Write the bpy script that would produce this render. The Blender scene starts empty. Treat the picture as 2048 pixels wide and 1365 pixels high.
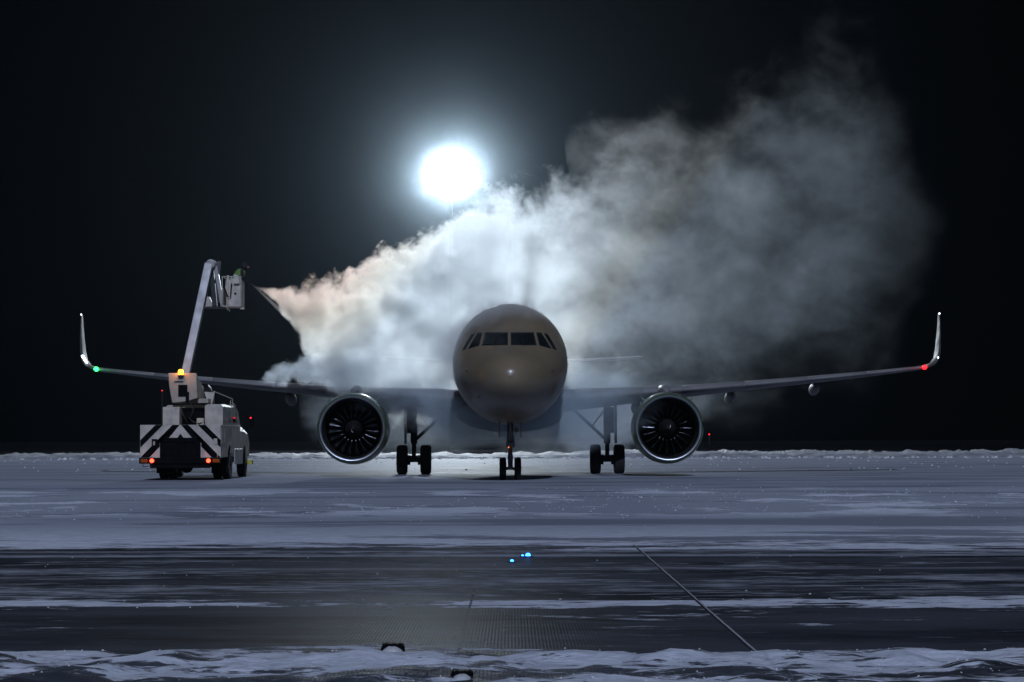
import bpy, bmesh, math, random
from math import sin, cos, pi, radians, atan, tan, sqrt
from mathutils import Vector, Matrix, noise
from mathutils.bvhtree import BVHTree

S = bpy.context.scene
COL = S.collection
random.seed(7)

# ------------------------------------------------------------------ camera, world, light
F = 4485.0; H = 1.42; PITCH = atan(193.5 / F)
cam_d = bpy.data.cameras.new("camera"); cam = bpy.data.objects.new("camera", cam_d)
COL.objects.link(cam); S.camera = cam
cam_d.sensor_width = 36; cam_d.lens = F / 2048 * 36
cam_d.clip_start = 0.5; cam_d.clip_end = 6000
cam.matrix_world = (Matrix.Translation((0, 0, H)) @ Matrix.Rotation(pi / 2 + PITCH, 4, 'X')
                    @ Matrix.Rotation(radians(-0.13), 4, 'Z'))

w = bpy.data.worlds.new("World"); S.world = w; w.use_nodes = True
nt = w.node_tree; bg = nt.nodes["Background"]
sky = nt.nodes.new("ShaderNodeTexSky"); sky.sky_type = 'NISHITA'; sky.sun_disc = False
sky.sun_elevation = radians(-5); sky.sun_rotation = radians(180)
nt.links.new(sky.outputs[0], bg.inputs[0]); bg.inputs[1].default_value = 0.09

sun_d = bpy.data.lights.new("apron_sun", 'SUN'); apron_sun = bpy.data.objects.new("apron_sun", sun_d)
COL.objects.link(apron_sun)
sun_d.energy = 1.75; sun_d.angle = radians(0.9); sun_d.color = (0.63, 0.74, 1.0)
SUN_EL, SUN_AZ = 33.0, 4.0     # stands in for the apron lights behind the camera
sdir = Vector((sin(radians(SUN_AZ)) * -1, cos(radians(SUN_AZ)), -tan(radians(SUN_EL))))
apron_sun.rotation_euler = sdir.to_track_quat('-Z', 'Y').to_euler()

vs = S.view_settings; vs.view_transform = 'Standard'; vs.look = 'None'; vs.exposure = 0; vs.gamma = 1
S.render.engine = 'CYCLES'
cy = S.cycles
cy.use_denoising = True
cy.max_bounces = 8; cy.diffuse_bounces = 2; cy.glossy_bounces = 3; cy.transmission_bounces = 4
cy.transparent_max_bounces = 12; cy.volume_bounces = 4
cy.volume_step_rate = 1.0; cy.volume_max_steps = 256
cy.caustics_reflective = False; cy.caustics_refractive = False
cy.sample_clamp_indirect = 4

def W(px, py, Y):
    """world point at distance Y seen at photo pixel (px,py)"""
    z = Y * tan(PITCH + atan((682.5 - py) / F))
    d = Y * cos(PITCH) + z * sin(PITCH)
    return Vector(((px - 1024) / F * d, Y, H + z))

# ------------------------------------------------------------------ helpers
def tag(o, label=None, cat=None, group=None, kind=None):
    if label: o['label'] = label
    if cat: o['category'] = cat
    if group: o['group'] = group
    if kind: o['kind'] = kind
    return o

def empty(name, loc=(0, 0, 0)):
    o = bpy.data.objects.new(name, None); COL.objects.link(o); o.location = loc
    o.empty_display_size = .2
    return o

def lerp(a, b, t): return a + (b - a) * t

def interp(tab, x, c=1):
    """smooth-ish (monotone cubic) interpolation in a table of rows"""
    if x <= tab[0][0]: return tab[0][c]
    if x >= tab[-1][0]: return tab[-1][c]
    n = len(tab)
    for i in range(n - 1):
        if tab[i][0] <= x <= tab[i + 1][0]: break
    def sl(j):
        return (tab[j + 1][c] - tab[j][c]) / (tab[j + 1][0] - tab[j][0])
    def tg(j):
        if j == 0: return sl(0)
        if j == n - 1: return sl(n - 2)
        a, b = sl(j - 1), sl(j)
        return 0 if a * b <= 0 else 2 * a * b / (a + b)
    h = tab[i + 1][0] - tab[i][0]; t = (x - tab[i][0]) / h
    return ((2*t**3 - 3*t*t + 1) * tab[i][c] + (t**3 - 2*t*t + t) * h * tg(i)
            + (-2*t**3 + 3*t*t) * tab[i + 1][c] + (t**3 - t*t) * h * tg(i + 1))

class MB:
    def __init__(s): s.v = []; s.f = []; s.m = []; s.sm = []
    def add(s, vs_, fs, mi=0, smooth=False):
        b = len(s.v); s.v += [tuple(p) for p in vs_]
        for f in fs: s.f.append([b + i for i in f]); s.m.append(mi); s.sm.append(smooth)
        return s
    def box(s, c, d, rot=None, mi=0, taper=1.0):
        c = Vector(c); hx, hy, hz = d[0] / 2, d[1] / 2, d[2] / 2; pts = []
        for z in (-1, 1):
            k = taper if z > 0 else 1
            for x, y in ((-1, -1), (1, -1), (1, 1), (-1, 1)):
                p = Vector((x * hx * k, y * hy * k, z * hz))
                if rot is not None: p = rot @ p
                pts.append(c + p)
        return s.add(pts, [(3, 2, 1, 0), (4, 5, 6, 7), (0, 1, 5, 4), (1, 2, 6, 5), (2, 3, 7, 6), (3, 0, 4, 7)], mi)
    def bb(s, x0, x1, y0, y1, z0, z1, mi=0):
        return s.box(((x0+x1)/2, (y0+y1)/2, (z0+z1)/2), (abs(x1-x0), abs(y1-y0), abs(z1-z0)), None, mi)
    def beam(s, a, b, w_, h_, mi=0, up=(0, -1, 0)):
        a, b = Vector(a), Vector(b); d = (b - a); L = d.length; d.normalize()
        u = Vector(up); r = d.cross(u).normalized(); u = r.cross(d).normalized()
        R = Matrix((r, u, d)).transposed()
        return s.box((a + b) / 2, (w_, h_, L), R, mi)
    def tube(s, pts, r, n=10, mi=0, cap=True):
        pts = [Vector(p) for p in pts]; rr = r if isinstance(r, (list, tuple)) else [r] * len(pts)
        rings = []; prev = None
        for i, p in enumerate(pts):
            d = (pts[min(i + 1, len(pts) - 1)] - pts[max(i - 1, 0)]).normalized()
            if prev is None:
                u = d.orthogonal().normalized()
            else:
                u = (prev - d * prev.dot(d)).normalized()
            prev = u; v = d.cross(u)
            rings.append([p + (u * cos(2*pi*k/n) + v * sin(2*pi*k/n)) * rr[i] for k in range(n)])
        return s.loft(rings, cap, mi)
    def loft(s, rings, cap=True, mi=0, smooth=True, closed=False):
        n = len(rings[0]); vs_ = [p for r in rings for p in r]; fs = []
        m = len(rings)
        for i in range(m - 1 + (1 if closed else 0)):
            for k in range(n):
                a = i * n + k; b = i * n + (k + 1) % n; j = ((i + 1) % m) * n
                fs.append((a, b, j + (k + 1) % n, j + k))
        if cap and not closed:
            fs.append(tuple(range(n))[::-1]); fs.append(tuple((m - 1) * n + k for k in range(n)))
        return s.add(vs_, fs, mi, smooth)
    def lathe(s, prof, c=(0, 0, 0), axis='Y', n=40, mi=0, closed=False, cap=False):
        c = Vector(c); rings = []
        for r, h in prof:
            ring = []
            for k in range(n):
                a = 2 * pi * k / n; x, y = r * cos(a), r * sin(a)
                p = {'X': (h, x, y), 'Y': (x, h, y), 'Z': (x, y, h)}[axis]
                ring.append(c + Vector(p))
            rings.append(ring)
        return s.loft(rings, cap, mi, True, closed)
    def poly(s, pts, y, th, mi=0):
        """polygon given in (x,z), at y, thickness th towards +y"""
        n = len(pts)
        return s.add([(p[0], y, p[1]) for p in pts] + [(p[0], y + th, p[1]) for p in pts],
                     [tuple(range(n)), tuple(range(n, 2*n))[::-1]] + [(i, i + n, (i+1) % n + n, (i+1) % n) for i in range(n)], mi)
    def build(s, name, mats, parent=None, bevel=0, seg=2, sub=0):
        me = bpy.data.meshes.new(name); me.from_pydata(s.v, [], s.f)
        for m_ in (mats if isinstance(mats, (list, tuple)) else [mats]): me.materials.append(m_)
        me.polygons.foreach_set('material_index', s.m); me.polygons.foreach_set('use_smooth', s.sm)
        bm = bmesh.new(); bm.from_mesh(me); bmesh.ops.recalc_face_normals(bm, faces=bm.faces); bm.to_mesh(me); bm.free()
        me.update()
        o = bpy.data.objects.new(name, me); COL.objects.link(o)
        if parent is not None: o.parent = parent; o.matrix_parent_inverse = parent.matrix_world.inverted() if False else Matrix.Identity(4)
        if bevel:
            b = o.modifiers.new("bevel", 'BEVEL'); b.width = bevel; b.segments = seg; b.limit_method = 'ANGLE'
            b.angle_limit = radians(40); b.harden_normals = False
        if sub:
            b = o.modifiers.new("sub", 'SUBSURF'); b.levels = sub; b.render_levels = sub
        return o

# ------------------------------------------------------------------ materials
def mat(name, col, rough=.5, metal=0, var=0.15, scale=3, bump=0, coat=0, emit=None, estr=0, spec=.5, dirt=None, dirt_amt=.5):
    m = bpy.data.materials.new(name); m.use_nodes = True
    t = m.node_tree; N = t.nodes; L = t.links; p = N["Principled BSDF"]
    p.inputs["Roughness"].default_value = rough; p.inputs["Metallic"].default_value = metal
    p.inputs["Specular IOR Level"].default_value = spec
    p.inputs["Coat Weight"].default_value = coat; p.inputs["Coat Roughness"].default_value = .12
    if emit:
        p.inputs["Base Color"].default_value = (*col, 1)
        p.inputs["Emission Color"].default_value = (*emit, 1); p.inputs["Emission Strength"].default_value = estr
        return m
    tc = N.new("ShaderNodeTexCoord"); nz = N.new("ShaderNodeTexNoise")
    nz.inputs["Scale"].default_value = scale; nz.inputs["Detail"].default_value = 5; nz.inputs["Roughness"].default_value = .6
    L.new(tc.outputs["Object"], nz.inputs["Vector"])
    mr = N.new("ShaderNodeMapRange"); mr.inputs[1].default_value = .3; mr.inputs[2].default_value = .7
    L.new(nz.outputs[0], mr.inputs[0])
    mx = N.new("ShaderNodeMix"); mx.data_type = 'RGBA'
    d = dirt or tuple(c * (1 - var) for c in col)
    mx.inputs[6].default_value = (*[lerp(col[i], d[i], dirt_amt if dirt else 1) for i in range(3)], 1)
    mx.inputs[7].default_value = (*[min(1, c * (1 + var * .5)) for c in col], 1)
    L.new(mr.outputs[0], mx.inputs[0]); L.new(mx.outputs[2], p.inputs["Base Color"])
    r2 = N.new("ShaderNodeMapRange"); r2.inputs[3].default_value = rough * 1.25; r2.inputs[4].default_value = rough * .8
    L.new(mr.outputs[0], r2.inputs[0]); L.new(r2.outputs[0], p.inputs["Roughness"])
    if bump:
        b = N.new("ShaderNodeBump"); b.inputs["Strength"].default_value = bump; b.inputs["Distance"].default_value = .02
        L.new(nz.outputs[0], b.inputs["Height"]); L.new(b.outputs[0], p.inputs["Normal"])
    return m

M = {}
M['fus'] = mat("beige_aircraft_paint", (.205, .155, .095), .34, 0, .14, .9, coat=.08, dirt=(.17, .15, .12), dirt_amt=.6)
M['radome'] = mat("olive_radome_paint", (.19, .142, .083), .34, 0, .1, 1.6, coat=.08)
M['wing'] = mat("grey_wing_paint", (.21, .205, .215), .55, 0, .12, 1.2, spec=.2)
M['tailp'] = mat("green_tail_paint", (.12, .17, .08), .55, 0, .1, 1.0, spec=.2)
M['nac'] = mat("dark_green_nacelle_paint", (.06, .085, .055), .3, 0, .15, 1.5, coat=.3)
M['lip'] = mat("polished_inlet_metal", (.48, .5, .54), .4, 1, .04, 4)
M['black'] = mat("black_liner", (.006, .006, .007), .6, 0, .2, 5)
M['fan'] = mat("titanium_fan", (.05, .052, .058), .2, 1, .12, 6)
M['glass'] = mat("dark_cockpit_glass", (.012, .016, .018), .08, 0, .1, 5, coat=.4)
M['rubber'] = mat("tyre_rubber", (.014, .014, .015), .75, 0, .3, 12, bump=.2)
M['steel'] = mat("gear_steel", (.22, .23, .25), .38, .6, .25, 14)
M['dsteel'] = mat("dark_steel", (.035, .036, .04), .5, .3, .3, 9)
M['rimw'] = mat("cream_wheel_rim", (.5, .47, .36), .5, 0, .2, 10)
M['tw'] = mat("white_truck_paint", (.58, .52, .44), .55, 0, .1, 2.2, spec=.2, dirt=(.24, .235, .23), dirt_amt=.75)
M['turr'] = mat("warm_white_turret_paint", (.40, .35, .30), .45, 0, .15, 2.5, dirt=(.2, .18, .16), dirt_amt=.6)
M['boomp'] = mat("boom_paint", (.32, .305, .31), .4, 0, .12, 2.5, dirt=(.2, .2, .2), dirt_amt=.4)
M['tb'] = mat("black_truck_paint", (.003, .0035, .005), .7, 0, .3, 6, spec=.05)
M['tail'] = mat("lit_tail_lamp", (.4, .01, .01), emit=(1, .04, .015), estr=9)
M['ind'] = mat("unlit_orange_lens", (.30, .07, .01), .2, 0, .1, 10)
M['amber'] = mat("lit_amber_beacon", (.6, .3, .02), emit=(1, .26, .012), estr=12)
M['green'] = mat("lit_green_lamp", (0, .4, .1), emit=(.012, 1, .07), estr=14)
M['red'] = mat("lit_red_lamp", (.4, .0, .0), emit=(1, .006, .008), estr=9)
M['redfar'] = mat("lit_red_beacon", (.4, .0, .0), emit=(1, .02, .03), estr=3)
M['blue'] = mat("lit_blue_lamp", (.0, .1, .5), emit=(.03, .22, 1), estr=7)
M['orangedot'] = mat("lit_orange_dot", (.5, .1, .0), emit=(1, .22, .03), estr=4)
M['white_em'] = mat("lit_floodlight_glass", (.8, .8, .8), emit=(.95, .98, 1), estr=60)
M['wled'] = mat("lit_white_tip_lamp", (.8, .8, .8), emit=(.85, .92, 1), estr=8)
M['lens'] = mat("unlit_lamp_lens", (.42, .36, .28), .15, 0, .1, 20)
M['yellow'] = mat("yellow_step_paint", (.42, .38, .05), .5, 0, .2, 10)
M['mast'] = mat("dark_mast_paint", (.02, .02, .022), .7, 0, .2, 3)
M['cloth'] = mat("dark_workwear", (.012, .013, .018), .9, 0, .3, 20)
M['vest'] = mat("hi_vis_vest", (.13, .22, .05), .8, 0, .15, 14)
M['reflect'] = mat("reflective_tape", (.6, .62, .62), .3, 0, .05, 14)
M['skin'] = mat("skin", (.35, .2, .14), .5, 0, .1, 14)
M['glove'] = mat("work_glove", (.10, .07, .06), .7, 0, .2, 20)

# ------------------------------------------------------------------ ground
def ground_material():
    m = bpy.data.materials.new("snowy_apron"); m.use_nodes = True
    t = m.node_tree; N = t.nodes; L = t.links; p = N["Principled BSDF"]
    geo = N.new("ShaderNodeNewGeometry"); sp = N.new("ShaderNodeSeparateXYZ"); L.new(geo.outputs["Position"], sp.inputs[0])
    def math_(op, a, b=None, c=None, clamp=False):
        n = N.new("ShaderNodeMath"); n.operation = op; n.use_clamp = clamp
        for i, v in enumerate((a, b, c)):
            if v is None: continue
            if isinstance(v, (int, float)): n.inputs[i].default_value = v
            else: L.new(v, n.inputs[i])
        return n.outputs[0]
    def mrange(v, a, b, c=0, d=1, smooth=True):
        n = N.new("ShaderNodeMapRange"); n.interpolation_type = 'SMOOTHSTEP' if smooth else 'LINEAR'
        L.new(v, n.inputs[0])
        for i, q in enumerate((a, b, c, d)): 
            if isinstance(q, (int, float)): n.inputs[i + 1].default_value = q
            else: L.new(q, n.inputs[i + 1])
        return n.outputs[0]
    def noise_(sx, sy, sc, det=5, rough=.6, off=0, dist=0):
        mp = N.new("ShaderNodeMapping"); mp.inputs["Scale"].default_value = (sx, sy, 1); mp.inputs["Location"].default_value = (off, off * 1.7, 0)
        L.new(geo.outputs["Position"], mp.inputs[0])
        n = N.new("ShaderNodeTexNoise"); n.inputs["Scale"].default_value = sc; n.inputs["Detail"].default_value = det
        n.inputs["Roughness"].default_value = rough; n.inputs["Distortion"].default_value = dist
        L.new(mp.outputs[0], n.inputs["Vector"]); return n.outputs[0]
    def mixc(f, a, b):
        n = N.new("ShaderNodeMix"); n.data_type = 'RGBA'
        if isinstance(f, (int, float)): n.inputs[0].default_value = f
        else: L.new(f, n.inputs[0])
        for i, v in ((6, a), (7, b)):
            if isinstance(v, tuple): n.inputs[i].default_value = (*v, 1)
            else: L.new(v, n.inputs[i])
        return n.outputs[2]
    X, Y = sp.outputs[0], sp.outputs[1]
    # wiggled distance, so band edges are ragged; farther bands wiggle more
    n_edge = noise_(.9, 1.6, 1.0, 7, .68, 3)
    n_big = noise_(.12, .3, 1.0, 5, .6, 11)
    n_str = noise_(.30, .75, 1.0, 8, .6, 21)      # wind streaks running across
    n_fine = noise_(1.6, 4.5, 1.0, 8, .72, 5)
    wig = math_('MULTIPLY_ADD', math_('SUBTRACT', n_edge, .5), 2.4, math_('MULTIPLY', math_('SUBTRACT', n_big, .5), 1.6))
    scale_w = mrange(Y, 13, 40, .8, 3.5, False)
    Yw = math_('ADD', Y, math_('MULTIPLY', wig, scale_w))
    rp = N.new("ShaderNodeValToRGB"); L.new(math_('DIVIDE', Yw, 60.0, clamp=True), rp.inputs[0])
    stops = [(0, .60), (13.2, .52), (14.2, .60), (14.9, .74), (15.15, .02), (18.9, .05), (19.15, .85), (19.5, .85), (19.75, .24), (21.5, .32),
             (23.5, .24), (24.6, .14), (26.6, .13), (28.0, .26), (29.2, .48), (30.6, .74), (40, .66), (43, .8), (52, .86), (60, .72)]
    cr = rp.color_ramp
    while len(cr.elements) > 1: cr.elements.remove(cr.elements[-1])
    cr.elements[0].position = 0; cr.elements[0].color = (stops[0][1],) * 3 + (1,)
    for y, v in stops[1:]:
        e = cr.elements.new(min(1, y / 60)); e.color = (v, v, v, 1)
    cov = rp.outputs[0]
    # snow cover: where the streaky noise passes the local threshold
    nn = math_('ADD', math_('MULTIPLY', n_str, .5), math_('MULTIPLY', n_fine, .5))
    nn = math_('MULTIPLY_ADD', math_('SUBTRACT', nn, .5), 2.3, .5)
    nf = math_('MULTIPLY_ADD', math_('SUBTRACT', noise_(.10, .30, 1.0, 6, .55, 33), .5), 2.4, .5)
    fm2 = mrange(Y, 28, 36)
    nn = math_('ADD', math_('MULTIPLY', nn, math_('SUBTRACT', 1.0, fm2)), math_('MULTIPLY', nf, fm2))
    thr = math_('SUBTRACT', .72, math_('MULTIPLY', cov, .42))
    sw_ = math_('MULTIPLY_ADD', math_('MULTIPLY', mrange(Y, 19.7, 20.5), mrange(Y, 29, 27)), .13, .035)
    snow = mrange(nn, math_('SUBTRACT', thr, sw_), math_('ADD', thr, sw_))
    snow = math_('MULTIPLY', snow, math_('SUBTRACT', 1.0, math_('MULTIPLY', math_('MULTIPLY', mrange(Y, 19.8, 20.8), mrange(Y, 29, 27)), .45)))
    thin = mrange(nn, math_('SUBTRACT', thr, .16), math_('ADD', thr, .02))     # dusting round it
    # straight thin snow lines left by the plough
    def line(y0, wd, amt):
        d = math_('ABSOLUTE', math_('SUBTRACT', math_('ADD', Y, math_('MULTIPLY', math_('SUBTRACT', n_big, .5), .25)), y0))
        l = mrange(d, wd, wd * .4, 0, amt)
        return math_('MULTIPLY', l, mrange(n_fine, .35, .6, .35, 1))
    lines = math_('MAXIMUM', line(27.15, .34, .95), math_('MAXIMUM', line(28.2, .22, .7), line(24.4, .25, .4)))
    # pavement joints along the view
    def joint(x0, wd, y1):
        d = math_('ABSOLUTE', math_('SUBTRACT', math_('ADD', X, math_('MULTIPLY', math_('SUBTRACT', n_edge, .5), .015)), x0))
        k = mrange(d, wd, wd * .55)
        return math_('MULTIPLY', math_('MULTIPLY', k, mrange(Y, y1 + .4, y1)), mrange(Y, 14.5, 15.1, .15, 1))
    j1 = joint(1.60, .017, 29.5); j1h = joint(1.617, .011, 29.5); j2 = joint(-.36, .014, 21.0)  # second, paler strip paints the highlight beside the joint
    # asphalt / concrete
    asp = mixc(mrange(n_big, .3, .7), (.013, .015, .019), (.026, .029, .036))
    stain = noise_(.25, .7, 1.0, 6, .6, 40)
    asp = mixc(mrange(stain, .36, .62, 0, .85), asp, (.075, .083, .105))
    concrete = mixc(mrange(nf, .3, .7), (.235, .26, .32), (.275, .30, .37))
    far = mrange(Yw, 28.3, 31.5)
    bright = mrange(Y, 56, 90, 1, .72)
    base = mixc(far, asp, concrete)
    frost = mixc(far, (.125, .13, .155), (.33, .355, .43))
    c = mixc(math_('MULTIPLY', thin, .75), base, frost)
    n_cl = noise_(3.0, 5.0, 1.0, 6, .7, 61)
    snowc = mixc(mrange(n_cl, .35, .65), (.55, .58, .68), (.80, .84, .95))
    snow_amt = math_('MULTIPLY', snow, mrange(Y, 30, 36, 1.0, .7))
    brk = noise_(.22, .16, 1.0, 8, .66, 77)                       # bright scraped ridges farther out
    ridge = math_('MULTIPLY', mrange(brk, .51, .56), mrange(Y, 38, 44))
    ridge = math_('MULTIPLY', ridge, mrange(Y, 66, 58))
    snow_amt = math_('MAXIMUM', math_('MULTIPLY', snow_amt, mrange(Y, 40, 31, .22, 1)), ridge)
    c = mixc(snow_amt, c, snowc)
    c = mixc(math_('MULTIPLY', lines, .8), c, (.46, .48, .56))
    c = mixc(j1, c, (.03, .03, .035)); c = mixc(j1h, c, (.42, .43, .47)); c = mixc(math_('MULTIPLY', j2, .7), c, (.02, .02, .022))
    # far ground colour darkened to hold down the floodlight's pool of light
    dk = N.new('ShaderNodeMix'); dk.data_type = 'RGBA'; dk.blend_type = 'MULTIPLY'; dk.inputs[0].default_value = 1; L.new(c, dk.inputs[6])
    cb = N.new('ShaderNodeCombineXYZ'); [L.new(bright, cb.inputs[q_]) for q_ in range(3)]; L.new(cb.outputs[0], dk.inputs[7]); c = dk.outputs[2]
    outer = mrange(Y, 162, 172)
    c = mixc(outer, c, (.006, .006, .007))  # unlit night beyond the bank painted into the ground colour
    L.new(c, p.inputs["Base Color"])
    df = N.new('ShaderNodeBsdfDiffuse'); L.new(c, df.inputs[0]); msh = N.new('ShaderNodeMixShader')
    L.new(df.outputs[0], msh.inputs[1]); L.new(p.outputs[0], msh.inputs[2]); L.new(msh.outputs[0], N['Material Output'].inputs[0])
    wet = math_('MULTIPLY', math_('SUBTRACT', 1.0, snow_amt), math_('SUBTRACT', 1.0, math_('MULTIPLY', far, .6)))
    L.new(mrange(wet, 0, 1, .7, .5, False), p.inputs["Roughness"])
    L.new(math_('MULTIPLY', mrange(wet, 0, 1, .004, .005, False), math_('SUBTRACT', 1, outer)), p.inputs["Specular IOR Level"])
    L.new(math_('MAXIMUM', mrange(wet, 0, 1, .12, .48, False), mrange(Y, 72, 90, 0, 1.0)), msh.inputs[0])
    # relief
    gw = N.new("ShaderNodeTexWave"); gw.wave_type = 'BANDS'; gw.bands_direction = 'X'; gw.inputs["Scale"].default_value = 1 / (.024 * 3.18)
    gw.inputs["Distortion"].default_value = .0
    L.new(geo.outputs["Position"], gw.inputs["Vector"])
    groove = math_('MULTIPLY', math_('MULTIPLY', gw.outputs[1], mrange(Y, 21.5, 18.5)), mrange(snow_amt, .5, 0, 0, .0009))
    micro = noise_(1, 1, 45, 4, .7, 9)
    n_soft = noise_(1, 1.4, 3.2, 7, .66, 91)
    hgt = math_('ADD', math_('MULTIPLY', snow, .02), math_('MULTIPLY', n_cl, .012))
    hgt = math_('ADD', hgt, math_('MULTIPLY', n_soft, math_('MULTIPLY', snow, .05)))
    hgt = math_('ADD', hgt, math_('MULTIPLY', ridge, .06))
    hgt = math_('ADD', hgt, groove); hgt = math_('ADD', hgt, math_('MULTIPLY', micro, .0012))
    b = N.new("ShaderNodeBump"); b.inputs["Strength"].default_value = .8; b.inputs["Distance"].default_value = 1.0
    L.new(hgt, b.inputs["Height"]); L.new(b.outputs[0], p.inputs["Normal"]); L.new(b.outputs[0], df.inputs["Normal"])
    return m

def snow_material(name="packed_snow", a=(.42, .43, .46), b=(.72, .73, .76)):
    m = bpy.data.materials.new(name); m.use_nodes = True
    t = m.node_tree; N = t.nodes; L = t.links; p = N["Principled BSDF"]; p.inputs["Roughness"].default_value = .75
    p.inputs["Specular IOR Level"].default_value = .25
    tc = N.new("ShaderNodeTexCoord"); n = N.new("ShaderNodeTexNoise"); n.inputs["Scale"].default_value = 1.2; n.inputs["Detail"].default_value = 8
    L.new(tc.outputs["Object"], n.inputs["Vector"])
    r = N.new("ShaderNodeValToRGB"); r.color_ramp.elements[0].position = .35; r.color_ramp.elements[1].position = .65
    r.color_ramp.elements[0].color = (*a, 1); r.color_ramp.elements[1].color = (*b, 1)
    L.new(n.outputs[0], r.inputs[0]); L.new(r.outputs[0], p.inputs["Base Color"])
    bp = N.new("ShaderNodeBump"); bp.inputs["Strength"].default_value = .6; bp.inputs["Distance"].default_value = .12
    L.new(n.outputs[0], bp.inputs["Height"]); L.new(bp.outputs[0], p.inputs["Normal"])
    return m
M['ground'] = ground_material(); M['wlet'] = mat('dimmed_winglet_paint', (.075, .08, .08), .6, 0, .15, 1.2, spec=.1)  # winglets get a darkened wing colour against the floodlight's glare
M['snow'] = snow_material()
M['bank'] = snow_material("ploughed_snow", (.20, .205, .225), (.34, .35, .38))

g = MB()
ys = [-60, -20, 0, 8, 11] + [11.5 + .1 * i for i in range(60)] + [17.5 + .5 * i for i in range(40)] + [38, 45, 60, 90, 130, 170, 260, 500, 900]
xs = [-400, -150, -60, -20, -8] + [-5 + .1 * i for i in range(101)] + [8, 20, 60, 150, 400]
def gz(x, y):
    if 11 < y < 15.6 and abs(x) < 6:
        k = max(0, min(1, (15.1 - y) / .5)) * min(1, (y - 11) / .5)
        return k * max(0, .024 + .07 * noise.fractal(Vector((x * 1.6, y * 2.2, 0)), .9, 2.1, 5))
    return 0
n = len(xs)
g.add([(x, y, gz(x, y)) for y in ys for x in xs], [(j*n+i, j*n+i+1, (j+1)*n+i+1, (j+1)*n+i) for j in range(len(ys)-1) for i in range(n-1)], 0, True)
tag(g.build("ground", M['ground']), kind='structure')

# ploughed snow bank at the far edge of the apron
b = MB(); N_ = 900; rows = [0, .35, .8, 1.4, 2.2, 3.0, 4.2, 6]
prof = [0, .25, .6, .85, 1, .9, .5, 0]
vs_ = []
for i in range(N_ + 1):
    x = -70 + 140 * i / N_
    hh = .36 + .18 * noise.noise(Vector((x * .06, 3, 0))) + .12 * noise.noise(Vector((x * .25, 9, 0))) + .12 * max(0, min(1, x / 8))
    for r, pf in zip(rows, prof):
        f = noise.fractal(Vector((x * .9, r * 1.1, 5)), .8, 2.0, 5)
        vs_.append((x, 155 + r * 1.3 + 1.2 * noise.noise(Vector((x * .12, 1, 7))) + .4 * f, max(-.05, pf * (hh + .17 * f)) - (.05 if pf == 0 else 0)))
k = len(rows)
b.add(vs_, [(i*k+j, i*k+j+1, (i+1)*k+j+1, (i+1)*k+j) for i in range(N_) for j in range(k-1)], 0, False)
tag(b.build("snow_bank", M['bank']), 'long low ploughed snow bank along the far edge of the apron', 'snow bank', kind='structure')

# scattered snow crumbs
c = MB()
def crumb(x, y, r):
    pts = []; 
    for lat, nn_ in ((-.2, 5), (.45, 5)):
        for q in range(nn_):
            a = 2 * pi * q / nn_ + random.random() * .6; rr = r * random.uniform(.7, 1.1) * (1 if lat < 0 else .65)
            pts.append((x + rr * cos(a), y + rr * sin(a), r * lat + gz(x, y) + .0))
    pts.append((x, y, gz(x, y) + r * random.uniform(.6, .9)))
    c.add(pts, [(i, (i+1) % 5, (i+1) % 5 + 5, i + 5) for i in range(5)] + [(5 + i, 5 + (i+1) % 5, 10) for i in range(5)])
for _ in range(420):
    y = random.uniform(12.8, 15.0); crumb(random.uniform(-.25, .25) * y, y, random.uniform(.003, .012) * random.uniform(.5, 1.3))
for _ in range(60):
    y = random.uniform(18.9, 19.8); crumb(random.uniform(-.25, .25) * y, y, random.uniform(.004, .014))
for _ in range(110):
    y = random.uniform(19.5, 40); crumb(random.uniform(-.25, .25) * y, y, random.uniform(.004, .016))
for _ in range(200):
    y = random.gauss(56, 6); 
    if y > 36: crumb(random.uniform(.02, .25) * y + random.gauss(0, 1), y, random.uniform(.008, .035))
for _ in range(300):
    y = random.gauss(47, 5)
    if y > 36: crumb(random.uniform(-.25, .25) * y, y, random.uniform(.008, .028))
for _ in range(500):
    y = random.uniform(148, 155.5); crumb(random.uniform(-60, 60), y, random.uniform(.05, .2))
for _ in range(160):
    y = random.uniform(95, 140); crumb(random.uniform(-.24, .24) * y, y, random.uniform(.03, .08))
tag(c.build("snow_crumbs", M['snow']), 'loose white snow crumbs scattered over the apron surface', 'snow', kind='stuff')

# ------------------------------------------------------------------ airliner
AX, AY = -.065, 70.5
plane = empty("airliner", (AX, AY, 0))
tag(plane, 'twin engine jet airliner facing the camera head on, parked on the snowy apron in steam', 'airliner')
# fuselage table: s, top, bottom, half width, level of the widest line
FT = [(0, 3.36, 3.34, .01, 3.35), (.03, 3.53, 3.17, .19, 3.35), (.1, 3.66, 3.04, .34, 3.35), (.3, 3.87, 2.84, .575, 3.36), (.6, 4.05, 2.65, .80, 3.37), (1, 4.19, 2.49, 1.02, 3.40),
      (1.5, 4.31, 2.34, 1.235, 3.44), (1.9, 4.42, 2.25, 1.38, 3.48), (2.3, 4.62, 2.17, 1.50, 3.52), (2.9, 4.95, 2.08, 1.65, 3.59), (3.6, 5.36, 1.99, 1.78, 3.70),
      (4.5, 5.74, 1.92, 1.89, 3.82), (5.5, 5.95, 1.89, 1.95, 3.91), (6.5, 6.02, 1.88, 1.975, 3.95), (14, 6.02, 1.88, 1.975, 3.95), (23.5, 6.02, 1.88, 1.975, 3.95),
      (27, 6.02, 2.25, 1.90, 4.05), (30, 6.0, 2.9, 1.65, 4.4), (33, 5.92, 3.65, 1.25, 4.8), (36, 5.75, 4.5, .65, 5.1), (37.5, 5.55, 4.95, .28, 5.25)]
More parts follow.
